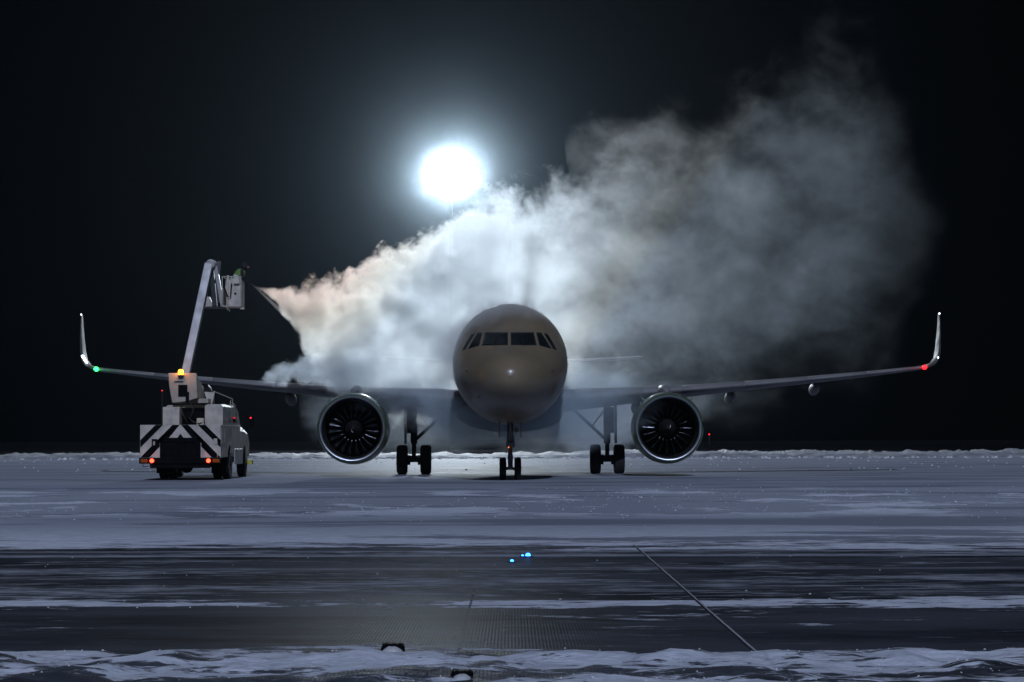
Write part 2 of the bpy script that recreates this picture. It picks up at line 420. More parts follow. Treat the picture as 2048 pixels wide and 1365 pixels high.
def ring(s_, n=72):
    t, bo, hw, zm = (interp(FT, s_, c_) for c_ in (1, 2, 3, 4))
    out = []
    for k in range(n):
        a = 2 * pi * k / n; sn = sin(a)
        out.append(Vector((hw * cos(a), s_, zm + ((t - zm) if sn > 0 else (zm - bo)) * sn)))
    return out
ss = [0, .012, .03, .06, .1, .15, .2, .28, .36, .45, .55, .68, .82, .95]
rad = MB().loft([ring(s_) for s_ in ss], False)
ss2 = [.95] + [.95 + .15 * i for i in range(1, 38)] + [7, 8, 10, 12, 14, 17, 20, 23.5, 25, 26, 27, 28.5, 30, 31.5, 33, 34.5, 36, 37, 37.5]
fm = MB().loft([ring(s_) for s_ in ss2], False)
# bvh of the nose to lay the windows on
bv = BVHTree.FromPolygons([tuple(p) for p in fm.v], fm.f)
fus = fm.build("fuselage", M['fus'], plane)
fus['label'] = 'beige grey rounded fuselage with dark cockpit windows'
rad.build("radome", M['fus'], fus)
def hit(px, py):
    d = (W(px, py, 50) - Vector((0, 0, H))).normalized()
    o = Vector((-AX, -AY, H))
    h = bv.ray_cast(o, d)
    return h[0], h[1]
def pane(corners, name="windshield_pane"):
    m_ = MB(); n_ = 10; A, B_, C_, D_ = [Vector((p[0], p[1])) for p in corners]
    vo, fr = [], []
    ok = True
    for j in range(n_ + 1):
        for i in range(n_ + 1):
            u, v = i / n_, j / n_
            # squircle-ish corners
            q = (A * (1-u) + B_ * u) * (1 - v) + (D_ * (1-u) + C_ * u) * v
            p, nn_ = hit(q.x, q.y)
            if p is None: ok = False; p = vo[-1] if vo else Vector((0, 0, 0)); nn_ = Vector((0, -1, 0))
            if nn_.y > 0: nn_ = -nn_
            vo.append(p + nn_ * .012)
    fs = [(j*(n_+1)+i, j*(n_+1)+i+1, (j+1)*(n_+1)+i+1, (j+1)*(n_+1)+i) for j in range(n_) for i in range(n_)
          ]
    # recessed dark seal frame just under the glass, a little larger
    cen = sum(vo, Vector()) / len(vo)
    m_.add(vo, fs, 0, True)
    o = m_.build(name, M['glass'], fus)
    s_ = o.modifiers.new("sol", 'SOLIDIFY'); s_.thickness = .01; s_.offset = -1
    return o
CX = 1018.6
def mir(c_): return [(2 * CX - p[0], p[1]) for p in c_]
P1 = [(1021.3, 665.5), (1067, 665), (1073.3, 691.5), (1021.3, 690.6)]
P2 = [(1072.3, 665.6), (1082, 665.7), (1103, 698.4), (1078.8, 691.8)]
P3 = [(1086.8, 666.3), (1094.6, 667.6), (1113.8, 700.6), (1106.4, 699)]
for P in (P1, P2, P3): pane(P); pane(mir(P))
# wipers
for sx in (-1, 1):
    m_ = MB(); pts = []
    for t_ in range(6):
        p, nn_ = hit(CX + sx * (31 + t_ * -1.3), 694 - t_ * 3.2)
        if nn_.y > 0: nn_ = -nn_
        pts.append(p + nn_ * .03)
    m_.tube(pts, .011, 6).build("wiper", M['dsteel'], fus)
# pitot probes, small sensors
for (px, py) in ((1070, 795), (957, 795), (1103, 742), (935, 742), (1086, 788)):
    p, nn_ = hit(px, py)
    if nn_.y > 0: nn_ = -nn_
    MB().tube([p, p + nn_ * .07, p + nn_ * .08 + Vector((0, -.12, 0))], [.018, .014, .006], 8).build("probe", M['steel'], fus)
# belly fairing
bf = [(10.5, 2.1, 1.86, .6), (11.5, 2.1, 1.72, 1.6), (13, 2.12, 1.62, 2.05), (17, 2.15, 1.60, 2.1), (19.5, 2.1, 1.66, 1.9), (21.5, 2.0, 1.86, .8)]
m_ = MB()
rs = []
for i in range(30):
    s_ = lerp(10.5, 21.5, i / 29); hw = interp(bf, s_, 3); bo = interp(bf, s_, 2)
    rs.append([Vector((hw * .97 * (1 if cos(a) > 0 else -1) * abs(cos(a)) ** .9, s_, lerp(bo + .04, 3.0, .5 + .5 * sin(a)))) for a in [2*pi*k/40 for k in range(40)]])
m_.loft(rs).build("belly_fairing", M['wing'], fus)

AF = [(1, 0), (.85, .22), (.6, .42), (.35, .5), (.15, .42), (.05, .27), (.012, .13), (0, 0), (.012, -.12), (.05, -.24), (.15, -.36), (.35, -.42), (.6, -.33), (.85, -.13)]
def foil(le, chord, th, up, inc=0.0, fwd=Vector((0, 1, 0))):
    up = up.normalized(); f = (fwd * cos(inc) - up * sin(inc)); u2 = (up * cos(inc) + fwd * sin(inc))
    return [le + f * (c_ * chord) + u2 * (t_ * th * chord) for c_, t_ in AF]

WT = [(1.4, 11.7, 2.86, 7.0, .13, 0, 3.5), (2.2, 12.1, 2.92, 6.5, .13, 0, 3.2), (4.2, 13.15, 3.06, 5.3, .125, 0, 3), (6.4, 14.25, 3.22, 4.2, .12, 0, 2.5), (10, 16.1, 3.52, 3.3, .115, 0, 1.8),
      (14, 18.1, 3.91, 2.4, .11, 0, 1), (16.3, 19.3, 4.17, 1.8, .10, 2, .5), (16.8, 19.6, 4.24, 1.62, .10, 14, 0), (17.15, 19.9, 4.38, 1.5, .1, 40, 0), (17.36, 20.2, 4.64, 1.38, .095, 64, 0),
      (17.47, 20.55, 5.0, 1.2, .09, 78, 0), (17.58, 21.05, 5.55, .95, .085, 84, 0), (17.68, 21.6, 6.15, .66, .08, 85, 0), (17.72, 21.95, 6.46, .42, .08, 85, 0), (17.725, 22.1, 6.53, .2, .05, 85, 0)]
NAVX = 16.62
for sd in (-1, 1):
    rings = []
    for x, s_, z, ch, tc_, ph, inc in WT:
        up = Vector((-sd * sin(radians(ph)), 0, cos(radians(ph))))
        rings.append(foil(Vector((sd * x, s_, z)), ch, tc_, up, radians(inc)))
    wing = MB().loft(rings[:8], True).build("wing", M['wing'], plane)
    shk = MB().loft(rings[7:], True).build("winglet", M['wlet'], wing)
    # slat gap line
    def wp(x, ds, dz):
        return Vector((sd * x, interp(WT, x, 1) + ds, interp(WT, x, 2) + dz))
    # slats: polished leading strips standing a little proud
    for x0, x1 in ((2.4, 5.0), (6.5, 9.0), (9.05, 11.6), (11.65, 14.1), (14.15, 16.2)):
        rr = []
        for x in (x0, (x0 + x1) / 2, x1):
            le = wp(x, -.10, -.035); ch = interp(WT, x, 3); th = interp(WT, x, 4) * ch
            sec = [(.11, .40), (.05, .275), (.012, .135), (-.002, 0), (.012, -.125), (.05, -.245), (.075, -.285), (.06, -.1), (.07, .2), (.10, .34)]
            inc_ = radians(interp(WT, x, 6))
            le = Vector((sd * x, interp(WT, x, 1), interp(WT, x, 2)))
            rr.append([le + Vector((0, a_ * ch - .035, b_ * th * 1.04 - a_ * ch * sin(inc_))) for a_, b_ in sec])
        MB().loft(rr, True).build("slat", M['wing'], wing)
    # flap track fairings
    for x, L_, r_ in ((4.9, 3.2, .22), (8.7, 2.9, .235), (12.2, 2.4, .21)):
        ch = interp(WT, x, 3); z0 = interp(WT, x, 2) - ch * .06
        rr = []
        for i in range(14):
            t_ = i / 13; q = sin(pi * min(1, t_ * 1.02 + .02)) ** .6 * r_ + .01
            rr.append([Vector((sd * x + q * .8 * cos(a), interp(WT, x, 1) + ch * .45 + t_ * L_, z0 - .16 - .12 * t_ + q * 1.15 * sin(a))) for a in [2*pi*k/16 for k in range(16)]])
        MB().loft(rr).build("flap_fairing", M['wing'], wing)
    # navigation lamp and tip lamps
    nl = MB().lathe([(.0, -.09), (.05, -.08), (.085, -.03), (.09, .02), (.05, .06), (0, .07)], wp(NAVX, -.04, 0), 'Y', 14)
    nlo = nl.build("navigation_light", M['red'] if sd > 0 else M['green'], wing)
    nlo['label'] = 'glowing red wingtip lamp' if sd > 0 else 'glowing green wingtip lamp'
    ld = bpy.data.lights.new("nav_lamp", 'POINT'); ld.energy = 2; ld.shadow_soft_size = .06
    ld.color = (1, .03, .03) if sd > 0 else (.05, 1, .2)
    lo = bpy.data.objects.new("nav_lamp", ld); COL.objects.link(lo); lo.parent = wing; lo.location = wp(NAVX, -.32, .03)
    if sd > 0:
        for q in ((17.31, 20.1, 4.62), (17.725, 21.9, 6.5)):
            MB().lathe([(0, -.04), (.02, -.03), (.028, 0), (.02, .03), (0, .04)], (sd * q[0] - .03 * sd, q[1] - .06, q[2]), 'Y', 10).build("tip_lamp", M['wled'], wing)
    else:
        MB().add([(-17.1, 19.80, 4.46), (-17.36, 20.12, 4.78), (-17.27, 20.13, 4.80), (-17.03, 19.82, 4.46), (-17.1, 19.9, 4.44), (-17.36, 20.2, 4.75)],
                 [(0, 1, 2, 3), (0, 4, 5, 1), (3, 2, 1, 5, 4, 0)]).build("tip_lamp", M['wled'], wing)
        MB().lathe([(0, -.05), (.02, -.03), (.025, 0), (.02, .04), (0, .05)], (sd * 17.71, 21.9, 6.54), 'Y', 10).build("tip_lamp", M['wled'], wing)

    # ---------------- engine
    ex, es, ez = sd * 5.75, 10.9, 1.77
    n_out = [(1.185, .0), (1.215, .03), (1.245, .10), (1.275, .25), (1.30, .5), (1.315, .9), (1.31, 1.5), (1.27, 2.1), (1.16, 2.8), (1.02, 3.3), (1.0, 3.3), (.98, 3.0), (1.0, 1.2)]
    nac = MB().lathe([(1.172, -.007), (1.195, .006)] + [p for p in n_out[1:]], (ex, es, ez), 'Y', 96, cap=False).build("engine_nacelle", M['nac'], plane)
    lipo = MB().lathe([(1.172, -.007), (1.15, -.004), (1.125, .014), (1.10, .05)], (ex, es, ez), 'Y', 96, cap=False).build("inlet_ring", M['lip'], nac)
    MB().lathe([(1.10, .05), (1.075, .12), (1.06, .2), (1.045, .4), (1.03, .7), (1.03, 1.4), (.4, 1.42), (.001, 1.42)], (ex, es, ez), 'Y', 72, cap=False).build("inlet_liner", M['black'], nac)
    sp_ = MB().lathe([(.001, .42), (.05, .45), (.12, .54), (.2, .68), (.28, .84), (.33, 1.0), (.33, 1.2)], (ex, es, ez), 'Y', 40, cap=False)
    sp_.build("fan_spinner", M['black'], nac)
    # white swirl painted on the spinner
    sw = MB(); pa, pb = [], []
    for i in range(7):
        t_ = i / 6; a = radians(200 if sd < 0 else -20) + t_ * 1.2; r_ = .04 + .085 * t_
        w2 = .006 + .022 * t_
        pa.append(Vector((ex + (r_ - w2) * cos(a), es + .40 + r_ * 1.2 - .012, ez + (r_ - w2) * sin(a))))
        pb.append(Vector((ex + (r_ + w2) * cos(a), es + .40 + r_ * 1.2 - .012, ez + (r_ + w2) * sin(a))))
    sw.add(pa + pb, [(i, i+1, i+8, i+7) for i in range(6)])
    o = sw.build("swirl_mark", M['tw'], nac)
    q = o.modifiers.new("sol", 'SOLIDIFY'); q.thickness = .004
    fan = MB()
    for kb in range(20):
        a0 = 2 * pi * kb / 20 + .1
        rr = []
        for r_, ch, st in ((.31, .26, 28), (.5, .32, 42), (.7, .38, 54), (.88, .42, 62), (1.015, .44, 68)):
            R = Vector((cos(a0), 0, sin(a0))); T = Vector((-sin(a0), 0, cos(a0))) * sd
            stg = radians(st); d_ = Vector((0, 1, 0)) * cos(stg) + T * sin(stg); nrm = d_.cross(R).normalized()
            cen = Vector((ex, es + .98, ez)) + R * r_ + T * (.05 * sin((r_ - .3) * 4))
            rr.append([cen + d_ * (c_ - .5) * ch + nrm * (.035 * ch * cs + .09 * ch * (1 - (2*c_-1)**2)) for c_, cs in ((0, 0), (.2, .8), (.5, 1), (.8, .7), (1, 0), (.8, -.7), (.5, -1), (.2, -.8))])
        fan.loft(rr)
    fan.build("fan", M['fan'], nac)
    MB().lathe([(.72, 3.2), (.62, 3.9), (.5, 4.3), (.2, 4.5), (.02, 4.9)], (ex, es, ez), 'Y', 40, cap=False).build("exhaust_cone", M['dsteel'], nac)
    # pylon
    rr = []
    for s_, z0, z1, hw in ((es + .9, ez + 1.25, ez + 1.33, .03), (es + 1.4, ez + 1.1, ez + 1.50, .14), (es + 2.4, ez + .9, ez + 1.62, .2), (es + 3.3, ez + .6, ez + 1.60, .22), (es + 5.5, ez + .8, ez + 1.5, .2), (es + 7, ez + 1.2, ez + 1.45, .05)):
        rr.append([Vector((ex + hw * a, s_, lerp(z0, z1, b_))) for a, b_ in ((-1, 0), (1, 0), (1, .85), (.5, 1), (-.5, 1), (-1, .85))])
    MB().loft(rr).build("pylon", M['wing'], plane)
    # nacelle strakes (the outer and the inner chine)
    for aa in (132, 52):
        a = radians(aa) if sd < 0 else radians(180 - aa)
        R = Vector((cos(a), 0, sin(a))); T = Vector((-sin(a), 0, cos(a)))
        base = Vector((ex, es + 1.0, ez)) + R * 1.30
        MB().add([base - T*.012, base + T*.012, base + Vector((0, .9, 0)) + T*.012 - R*.02, base + Vector((0, .9, 0)) - T*.012 - R*.02,
                  base + Vector((0, .5, 0)) + R * .24, base + Vector((0, .88, 0)) + R * .26],
                 [(0, 3, 5, 4), (1, 4, 5, 2), (0, 4, 1), (3, 2, 5), (0, 1, 2, 3)]).build("strake", M['nac'], nac)
    # ---------------- tailplane
    rings = [foil(Vector((sd * x, s_, z)), ch, .1, Vector((0, 0, 1)), 0) for x, s_, z, ch in ((.5, 31.2, 4.74, 3.6), (1.2, 31.6, 4.8, 3.3), (3.6, 33.1, 5.0, 2.3), (6.0, 34.6, 5.19, 1.3), (6.22, 34.9, 5.21, .9))]
    MB().loft(rings).build("tailplane", M['wing'], plane)
    # ---------------- main gear
    gx, gs = sd * 3.795, 17.7
    leg = MB()
    leg.tube([(gx, gs - .1, 3.0), (gx, gs, 1.75), (gx, gs, 1.2)], [.15, .14, .13], 16)
    leg.tube([(gx, gs, 1.25), (gx, gs, .58)], .085, 14)
    leg.tube([(gx - .5, gs, .56), (gx + .5, gs, .56)], .075, 12)
    leg.tube([(gx, gs - .16, 1.3), (gx, gs - .42, .92), (gx, gs - .1, .55)], .045, 8)
    leg.box((gx, gs, .6), (.3, .24, .26))
    for k_ in (-1, 1): leg.lathe([(.0, -.06), (.19, -.06), (.2, .06), (0, .06)], (gx + k_ * .21, gs, .56), 'X', 20)
    lg = leg.build("main_gear_leg", M['dsteel'], plane)
    MB().tube([(gx - sd * .06, gs, 1.35), (gx - sd * 1.35, gs - .1, 2.55)], .065, 10).tube([(gx - sd * .6, gs, 1.86), (gx - sd * .1, gs, 2.5)], .035, 8).build("side_brace", M['dsteel'], lg)
    for k_ in (-1, 1):
        wx = gx + k_ * .465
        ty = MB().lathe([(.30, -.17), (.38, -.205), (.50, -.205), (.555, -.175), (.578, -.12), (.58, -.09), (.572, -.085), (.572, -.075), (.582, -.07), (.584, -.01), (.575, -.005), (.575, .005), (.584, .01), (.582, .07), (.572, .075), (.572, .085), (.58, .09), (.578, .12), (.555, .175), (.50, .205), (.38, .205), (.30, .17)],
                        (wx, gs, .575), 'X', 48, closed=True).build("wheel", M['rubber'], lg)
        MB().lathe([(.02, -.10), (.2, -.11), (.3, -.16), (.31, .16), (.2, .11), (.02, .10)], (wx, gs, .575), 'X', 28, cap=False).build("rim", M['steel'], lg)
    MB().box((gx + sd * .32, gs - .3, 1.95), (.05, 1.3, 1.5)).build("gear_door", M['wing'], lg, bevel=.02)
    MB().box((gx + sd * .05, gs - .55, 2.1), (.40, .05, 1.0)).build("gear_door", M['dsteel'], lg, bevel=.02)

# tail fin
rings = [foil(Vector((0, s_, z)), ch, .055, Vector((1, 0, 0)), 0) for z, s_, ch in ((5.6, 28.2, 6.6), (6.0, 29.0, 5.9), (8.5, 31.5, 4.2), (11.4, 34.2, 2.3), (11.75, 34.8, 1.5))]
MB().loft(rings).build("tail_fin", M['tailp'], plane)

# nose gear
ng = MB(); s0 = 5.1
ng.tube([(0, s0, 2.2), (0, s0, 1.25)], .10, 16).tube([(0, s0, 1.3), (0, s0, .4)], .062, 14)
ng.tube([(-.26, s0, .385), (.26, s0, .385)], .05, 12)
ng.box((0, s0 - .02, 1.18), (.30, .2, .14)).box((0, s0, .42), (.17, .16, .16))
ng.tube([(-.04, s0 - .1, 1.05), (-.07, s0 - .3, .75), (-.05, s0 - .06, .45)], .025, 8).tube([(.04, s0 - .1, 1.05), (.07, s0 - .3, .75), (.05, s0 - .06, .45)], .025, 8)
ng.tube([(0, s0 - .05, 1.3), (0, s0 - 1.0, 2.2)], .045, 8).tube([(.09, s0, 1.5), (.14, s0 - .1, 1.15)], .02, 6).tube([(-.09, s0, 1.7), (-.12, s0 - .1, .9)], .015, 6)
ngo = ng.build("nose_gear_leg", M['steel'], plane)
for k_ in (-1, 1):
    MB().lathe([(.2, -.09), (.26, -.115), (.33, -.115), (.37, -.09), (.38, -.05), (.374, -.045), (.374, -.035), (.382, -.03), (.382, .03), (.374, .035), (.374, .045), (.38, .05), (.37, .09), (.33, .115), (.26, .115), (.2, .09)],
               (k_ * .25, s0, .38), 'X', 40, closed=True).build("wheel", M['rubber'], ngo)
    MB().lathe([(.02, -.05), (.14, -.06), (.2, -.09), (.205, .09), (.14, .06), (.02, .05)], (k_ * .25, s0, .38), 'X', 24, cap=False).build("rim", M['rimw'], ngo)
    MB().box((k_ * .36, s0 - .4, 1.68), (.03, 1.3, .5)).build("gear_door", M['fus'], ngo, bevel=.01)
MB().lathe([(.02, -.06), (.075, -.065), (.088, -.04), (.085, .02), (.04, .08), (0, .09)], (.20, s0 - .2, 1.68), 'Y', 20).build("taxi_light", M['lens'], ngo)
MB().lathe([(.0, -.03), (.013, -.02), (.016, 0), (0, .02)], (-.055, s0 - .14, 1.10), 'Y', 10).build("marker_light", M['orangedot'], ngo)

# ------------------------------------------------------------------ de-icing truck
TY = 76.0
truck = empty("deicing_truck", (-11.2, 80, 0))
tag(truck, 'white de-icing truck seen from behind with striped rear panel and raised boom', 'truck')
TO = Vector((-11.2, 80, 0))
class TB(MB):
    def build(s, name, mats, parent=None, **k):
        s.v = [tuple(Vector(p) - TO) for p in s.v]
        return MB.build(s, name, mats, parent if parent is not None else truck, **k)
def tz(zx, zy, Y=TY):   # detail-crop pixel (5.25x crop at 240,720) to world
    return W(240 + zx / 5.25, 720 + zy / 5.25, Y)
# striped rear panel
pan = TB(); white_, black_ = 0, 1
def zp(pts): return [(tz(a, b_).x, tz(a, b_).z) for a, b_ in pts]
pan.poly(zp([(210, 675), (1055, 675), (1055, 1020), (845, 1020), (845, 810), (415, 810), (415, 1020), (210, 1020)]), TY, .06, 0)
def stripe(pts): pan.poly(zp(pts), TY - .004, .003, 1)
MX = 632.5
L1 = [(370, 676), (450, 676), (211, 915), (211, 835)]
L2 = [(550, 676), (625, 676), (512, 811), (414, 811), (414, 905), (305, 1019), (211, 1019)]
L3 = [(600, 811), (632.5, 768), (665, 811)]
for P in (L1, L2): stripe(P); stripe([(2*MX - a, b_) for a, b_ in P][::-1])
stripe(L3)
pan.build("rear_panel", [M['tw'], M['tb']])['label'] = 'white rear panel with black diagonal chevron stripes'
XL, XR = tz(210, 0).x, tz(1055, 0).x           # truck sides
ztop, zlow = tz(0, 675).z, tz(0, 1020).z
# recessed rear bay, frame, bumper
xa, xb = tz(415, 0).x, tz(845, 0).x
TB().bb(xa - .02, xb + .02, TY + .05, TY + .9, .62, tz(0, 810).z - .01).bb(xa + .45, xb - .5, TY + .0, TY + .1, .75, 1.25).bb(xa+.1, xb-.1, TY+.02, TY+.09, 1.3, 1.36).build("rear_bay", M['tb'], bevel=.01)
TB().bb(XL - .01, XR + .01, TY - .05, TY + .12, tz(0, 1083).z, zlow - .005).bb(XL + .35, XR - .35, TY + .0, TY + .1, .42, tz(0, 1083).z - .005).build("rear_bumper", M['tb'], bevel=.012)
for k_, (a, b_) in enumerate(((335, 1052), (928, 1052))):
    p = tz(a, b_)
    t_ = TB().lathe([(0, -.05), (.055, -.05), (.068, -.03), (.068, .01), (0, .012)], (p.x, TY - .06, p.z), 'Y', 18).build("tail_light", M['tail'])
    ld = bpy.data.lights.new("tail_lamp", 'POINT'); ld.energy = .5; ld.color = (1, .03, .02); ld.shadow_soft_size = .05
    lo = bpy.data.objects.new("tail_lamp", ld); COL.objects.link(lo); lo.parent = t_; lo.location = Vector((p.x, TY - .22, p.z)) - TO
    sx = -1 if k_ == 0 else 1
    TB().bb(p.x + sx * .15, p.x + sx * .38, TY - .09, TY - .052, p.z - .06, p.z + .06).build("indicator_lens", M['ind'], bevel=.01)
# rear body behind the panel, with side lockers
TB().bb(XL, XR, TY + .065, 81.6, zlow, ztop - .003).build("body", M['tw'], bevel=.02)
for y0, y1 in ((76.35, 77.0), (77.05, 77.7)):
    TB().bb(XR + .001, XR + .014, y0, y1, 1.25, ztop - .12).build("locker_door", M['tw'], bevel=.005)
TB().bb(XL + .3, XR - .3, 76.2, 84.0, .55, zlow - .01).build("chassis", M['tb'])
# lever handles on rear
p = tz(360, 870); TB().bb(p.x - .09, p.x + .1, TY - .06, TY - .006, p.z - .15, p.z + .15).build("grab_handle", M['tb'], bevel=.01)
TB().bb(p.x - .04, p.x + .03, TY - .09, TY - .062, p.z - .06, p.z + .07).build("work_lamp", M['lens'], bevel=.008)
p = tz(1000, 850); TB().bb(p.x - .06, p.x + .06, TY - .03, TY - .006, p.z - .1, p.z + .1).bb(p.x + .06, p.x + .075, TY - .02, TY - .008, p.z - .6, p.z).build("latch_plate", M['tw'], bevel=.004)
# side wheel arch and skirt
sk = TB()
for a0 in range(0, 1): pass
TB().lathe([(0, 0), (.64, 0), (.64, .012), (0, .012)], (XR + .003, 78.6, .56), 'X', 36).build("wheel_arch", M['tb'], bevel=.02)
TB().bb(XR + .004, XR + .05, 79.7, 82.0, .50, 1.05).build("side_skirt", M['boomp'], bevel=.02)
# wheels
def wheel(x, y, r_, w_, name="wheel"):
    hw = w_ / 2
    o = TB().lathe([(r_*.55, -hw*.8), (r_*.62, -hw), (r_*.88, -hw), (r_*.97, -hw*.8), (r_, -hw*.5), (r_*.985, -hw*.42), (r_, -hw*.34), (r_, -hw*.05), (r_*.985, 0), (r_, hw*.05), (r_, hw*.34), (r_*.985, hw*.42), (r_, hw*.5), (r_*.97, hw*.8), (r_*.88, hw), (r_*.62, hw), (r_*.55, hw*.8)],
               (x, y, r_), 'X', 44, closed=True).build(name, M['rubber'])
    TB().lathe([(.02, -hw*.5), (r_*.3, -hw*.5), (r_*.5, -hw*.9), (r_*.56, -hw*.8), (r_*.56, hw*.8), (r_*.5, hw*.9), (r_*.3, hw*.5), (.02, hw*.5)], (x, y, r_), 'X', 28, cap=False).build("rim", M['rimw'], o)
xw0 = tz(295, 0).x
for x in (xw0 + .16, xw0 + .47, XR - .42, XR - .10): wheel(x, 78.6, .50, .27)
for x in (XL + .3, XR - .12): wheel(x, 83.0, .50, .27)
TB().bb(xw0 + .0, xw0 + .6, 77.9, 77.93, .22, .7).build("mudflap", M['tb']); TB().bb(XR - .55, XR + .03, 77.9, 77.93, .22, .7).build("mudflap", M['tb'])
TB().tube([(XL + .4, 78.6, .5), (XR - .4, 78.6, .5)], .09, 10).lathe([(.0, -.2), (.2, -.16), (.24, 0), (.2, .16), (0, .2)], (-11.4, 78.6, .45), 'Y', 16).build("rear_axle", M['tb'])
# cab and bonnet
cabx0, cabx1 = -12.35, XR - .09
cab = TB(); secs = []
for y, zt in ((77.35, 2.60), (80.6, 2.62), (81.4, 2.56), (82.2, 2.0)):
    secs.append([Vector((x, y, z)) for x, z in ((cabx0, ztop), (cabx1, ztop), (cabx1, zt - .12), (cabx1 - .12, zt), (cabx0 + .12, zt), (cabx0, zt - .12))])
# the cab sits right of the turntable recess: only its right 1.35 m runs back to the rear body
secsB = []
for y, zt in ((77.35, 2.60), (79.9, 2.60)):
    secsB.append([Vector((x, y, z)) for x, z in ((cabx1 - .62, ztop), (cabx1, ztop), (cabx1, zt - .08), (cabx1 - .08, zt), (cabx1 - .54, zt), (cabx1 - .62, zt - .08))])
secsA = []
for y, zt in ((79.9, 2.61), (80.9, 2.62), (81.6, 2.5), (82.3, 1.95)):
    secsA.append([Vector((x, y, z)) for x, z in ((cabx0, ztop), (cabx1, ztop), (cabx1, zt - .08), (cabx1 - .08, zt), (cabx0 + .08, zt), (cabx0, zt - .08))])
cab.loft(secsB, True, 0, False); cab.loft(secsA, True, 0, False)
cabo = cab.build("cab", M['tw'], bevel=.03)
# side window with seat showing dark, frame bars, windscreen
TB().poly([(0, 0)] * 3, 0, .01)
sw = TB(); sw.add([(cabx1 + .004, 78.0, 2.0), (cabx1 + .004, 79.6, 2.0), (cabx1 + .004, 79.6, 2.47), (cabx1 + .004, 78.0, 2.47)], [(0, 1, 2, 3)]); 
o = sw.build("side_window", M['glass'], cabo); o.modifiers.new("s", 'SOLIDIFY').thickness = .006
sw = TB(); sw.add([(cabx1 + .004, 80.1, 2.0), (cabx1 + .004, 81.5, 2.0), (cabx1 + .004, 81.2, 2.47), (cabx1 + .004, 80.1, 2.47)], [(0, 1, 2, 3)])
o = sw.build("side_window", M['glass'], cabo); o.modifiers.new("s", 'SOLIDIFY').thickness = .006
hd = TB(); secs = []
for y, zt in ((81.65, ztop + .02), (83.0, 1.86), (84.0, 1.78), (84.4, 1.5)):
    secs.append([Vector((x, y, z)) for x, z in ((XL + .12, .75), (XR - .0, .75), (XR - .0, zt - .22), (XR - .18, zt), (XL + .3, zt), (XL + .12, zt - .22))])
hd.loft(secs, True, 0, False).build("bonnet", M['tw'], bevel=.03)
TB().lathe([(0, 0), (.62, 0), (.62, .012), (0, .012)], (XR + .004, 83.0, .56), 'X', 36).build("wheel_arch", M['tb'], bevel=.02)
TB().bb(XR - .05, XR + .16, 83.9, 84.3, .45, .62).build("step", M['yellow'], bevel=.01)
# mirror with its red marker
mp = W(504, 846, 83)
TB().tube([(XR - .05, 82.6, 1.75), (mp.x, 83, 1.8), (mp.x, 83, 2.2)], .018, 8).bb(mp.x - .09, mp.x + .09, 82.96, 83.04, mp.z - .13, mp.z + .2).build("mirror", M['tb'])
p = W(501, 835, 82.9); TB().lathe([(0, -.03), (.028, -.02), (.03, 0), (0, .02)], p, 'Y', 10).build("marker_light", M['redfar'])
# tank box left of the turntable
TB().bb(tz(450, 0, 77.4).x, tz(628, 0, 77.4).x, 77.4, 79.4, ztop, tz(0, 487, 77.4).z).bb(tz(545, 0, 77.4).x, tz(628, 0, 77.4).x, 77.33, 77.39, ztop, tz(0, 520, 77.4).z).build("tank_housing", M['tw'], bevel=.02)
# hand rail
a = tz(985, 325, 79.5); b_ = tz(1180, 405, 80.5); TB().tube([(a.x, a.y, a.z - .55), a, b_, tz(1180, 480, 80.5)], .018, 8).tube([tz(1160, 420, 80.5), tz(1160, 480, 80.5)], .016, 6).tube([tz(1185, 450, 80.5), tz(1215, 480, 80.9)], .016, 6).build("hand_rail", M['tw'])
# turntable
tcx = tz(700, 0, 78.6).x
TB().lathe([(.0, 0), (.62, 0), (.62, .12), (.46, .16), (.46, .5), (0, .5)], (tcx, 78.6, ztop + .0), 'Z', 32).lathe([(0, .5), (.75, .5), (.78, .6), (0, .62)], (tcx, 78.6, ztop), 'Z', 32).bb(tcx - .1, tz(965, 0, 78).x, 77.9, 78.2, tz(0, 610, 78).z, tz(0, 530, 78).z).build("turntable", M['tb'], bevel=.01)
TB().bb(tz(810, 0, 77.7).x, tz(885, 0, 77.7).x, 77.6, 77.9, ztop, ztop + .24).build("pump_box", M['rimw'], bevel=.02)
# turret housing (tapered tub)
tu = TB()
def TP(zx, zy, Y): 
    return tz(zx, zy, Y)
outer = [(503, 130), (800, 130), (808, 280), (800, 400), (700, 425), (545, 445), (522, 300)]
outer = [(503, 130), (800, 130), (812, 395), (700, 430), (545, 445), (512, 250)]
fr = [TP(a, b_, 78.0) for a, b_ in outer]
bk = [p + Vector((-.02 + (.32 if i in (1, 2) else 0) * 0, 1.5, (-.22 if i in (0, 1) else .0))) for i, p in enumerate(fr)]
bk[1] = tz(880, 290, 79.5); bk[2] = tz(885, 400, 79.5)
tu.add(fr + bk, [(0, 1, 2, 3, 4, 5), tuple(range(6, 12))[::-1]] + [(i, i + 6, (i+1) % 6 + 6, (i+1) % 6) for i in range(6)])
tuo = tu.build("turret_housing", M['turr'], bevel=.025)
tuo['label'] = 'warm white boom turret housing with dark central slot'
a = TP(610, 255, 77.95); b_ = TP(705, 375, 77.95); TB().bb(a.x, b_.x, 77.95, 77.99, b_.z, a.z).bb(TP(690, 0, 77.95).x, TP(725, 0, 77.95).x, 77.94, 77.99, TP(0, 445, 77.95).z, TP(0, 330, 77.95).z).build("slot_dark", M['tb'], tuo, bevel=.005)  # black sheets paint the shade of the open slot
a = TP(570, 220, 77.97); TB().bb(a.x, a.x + .3, 77.97, 77.992, a.z - .02, a.z + .01).build("grille", M['tb'], tuo)
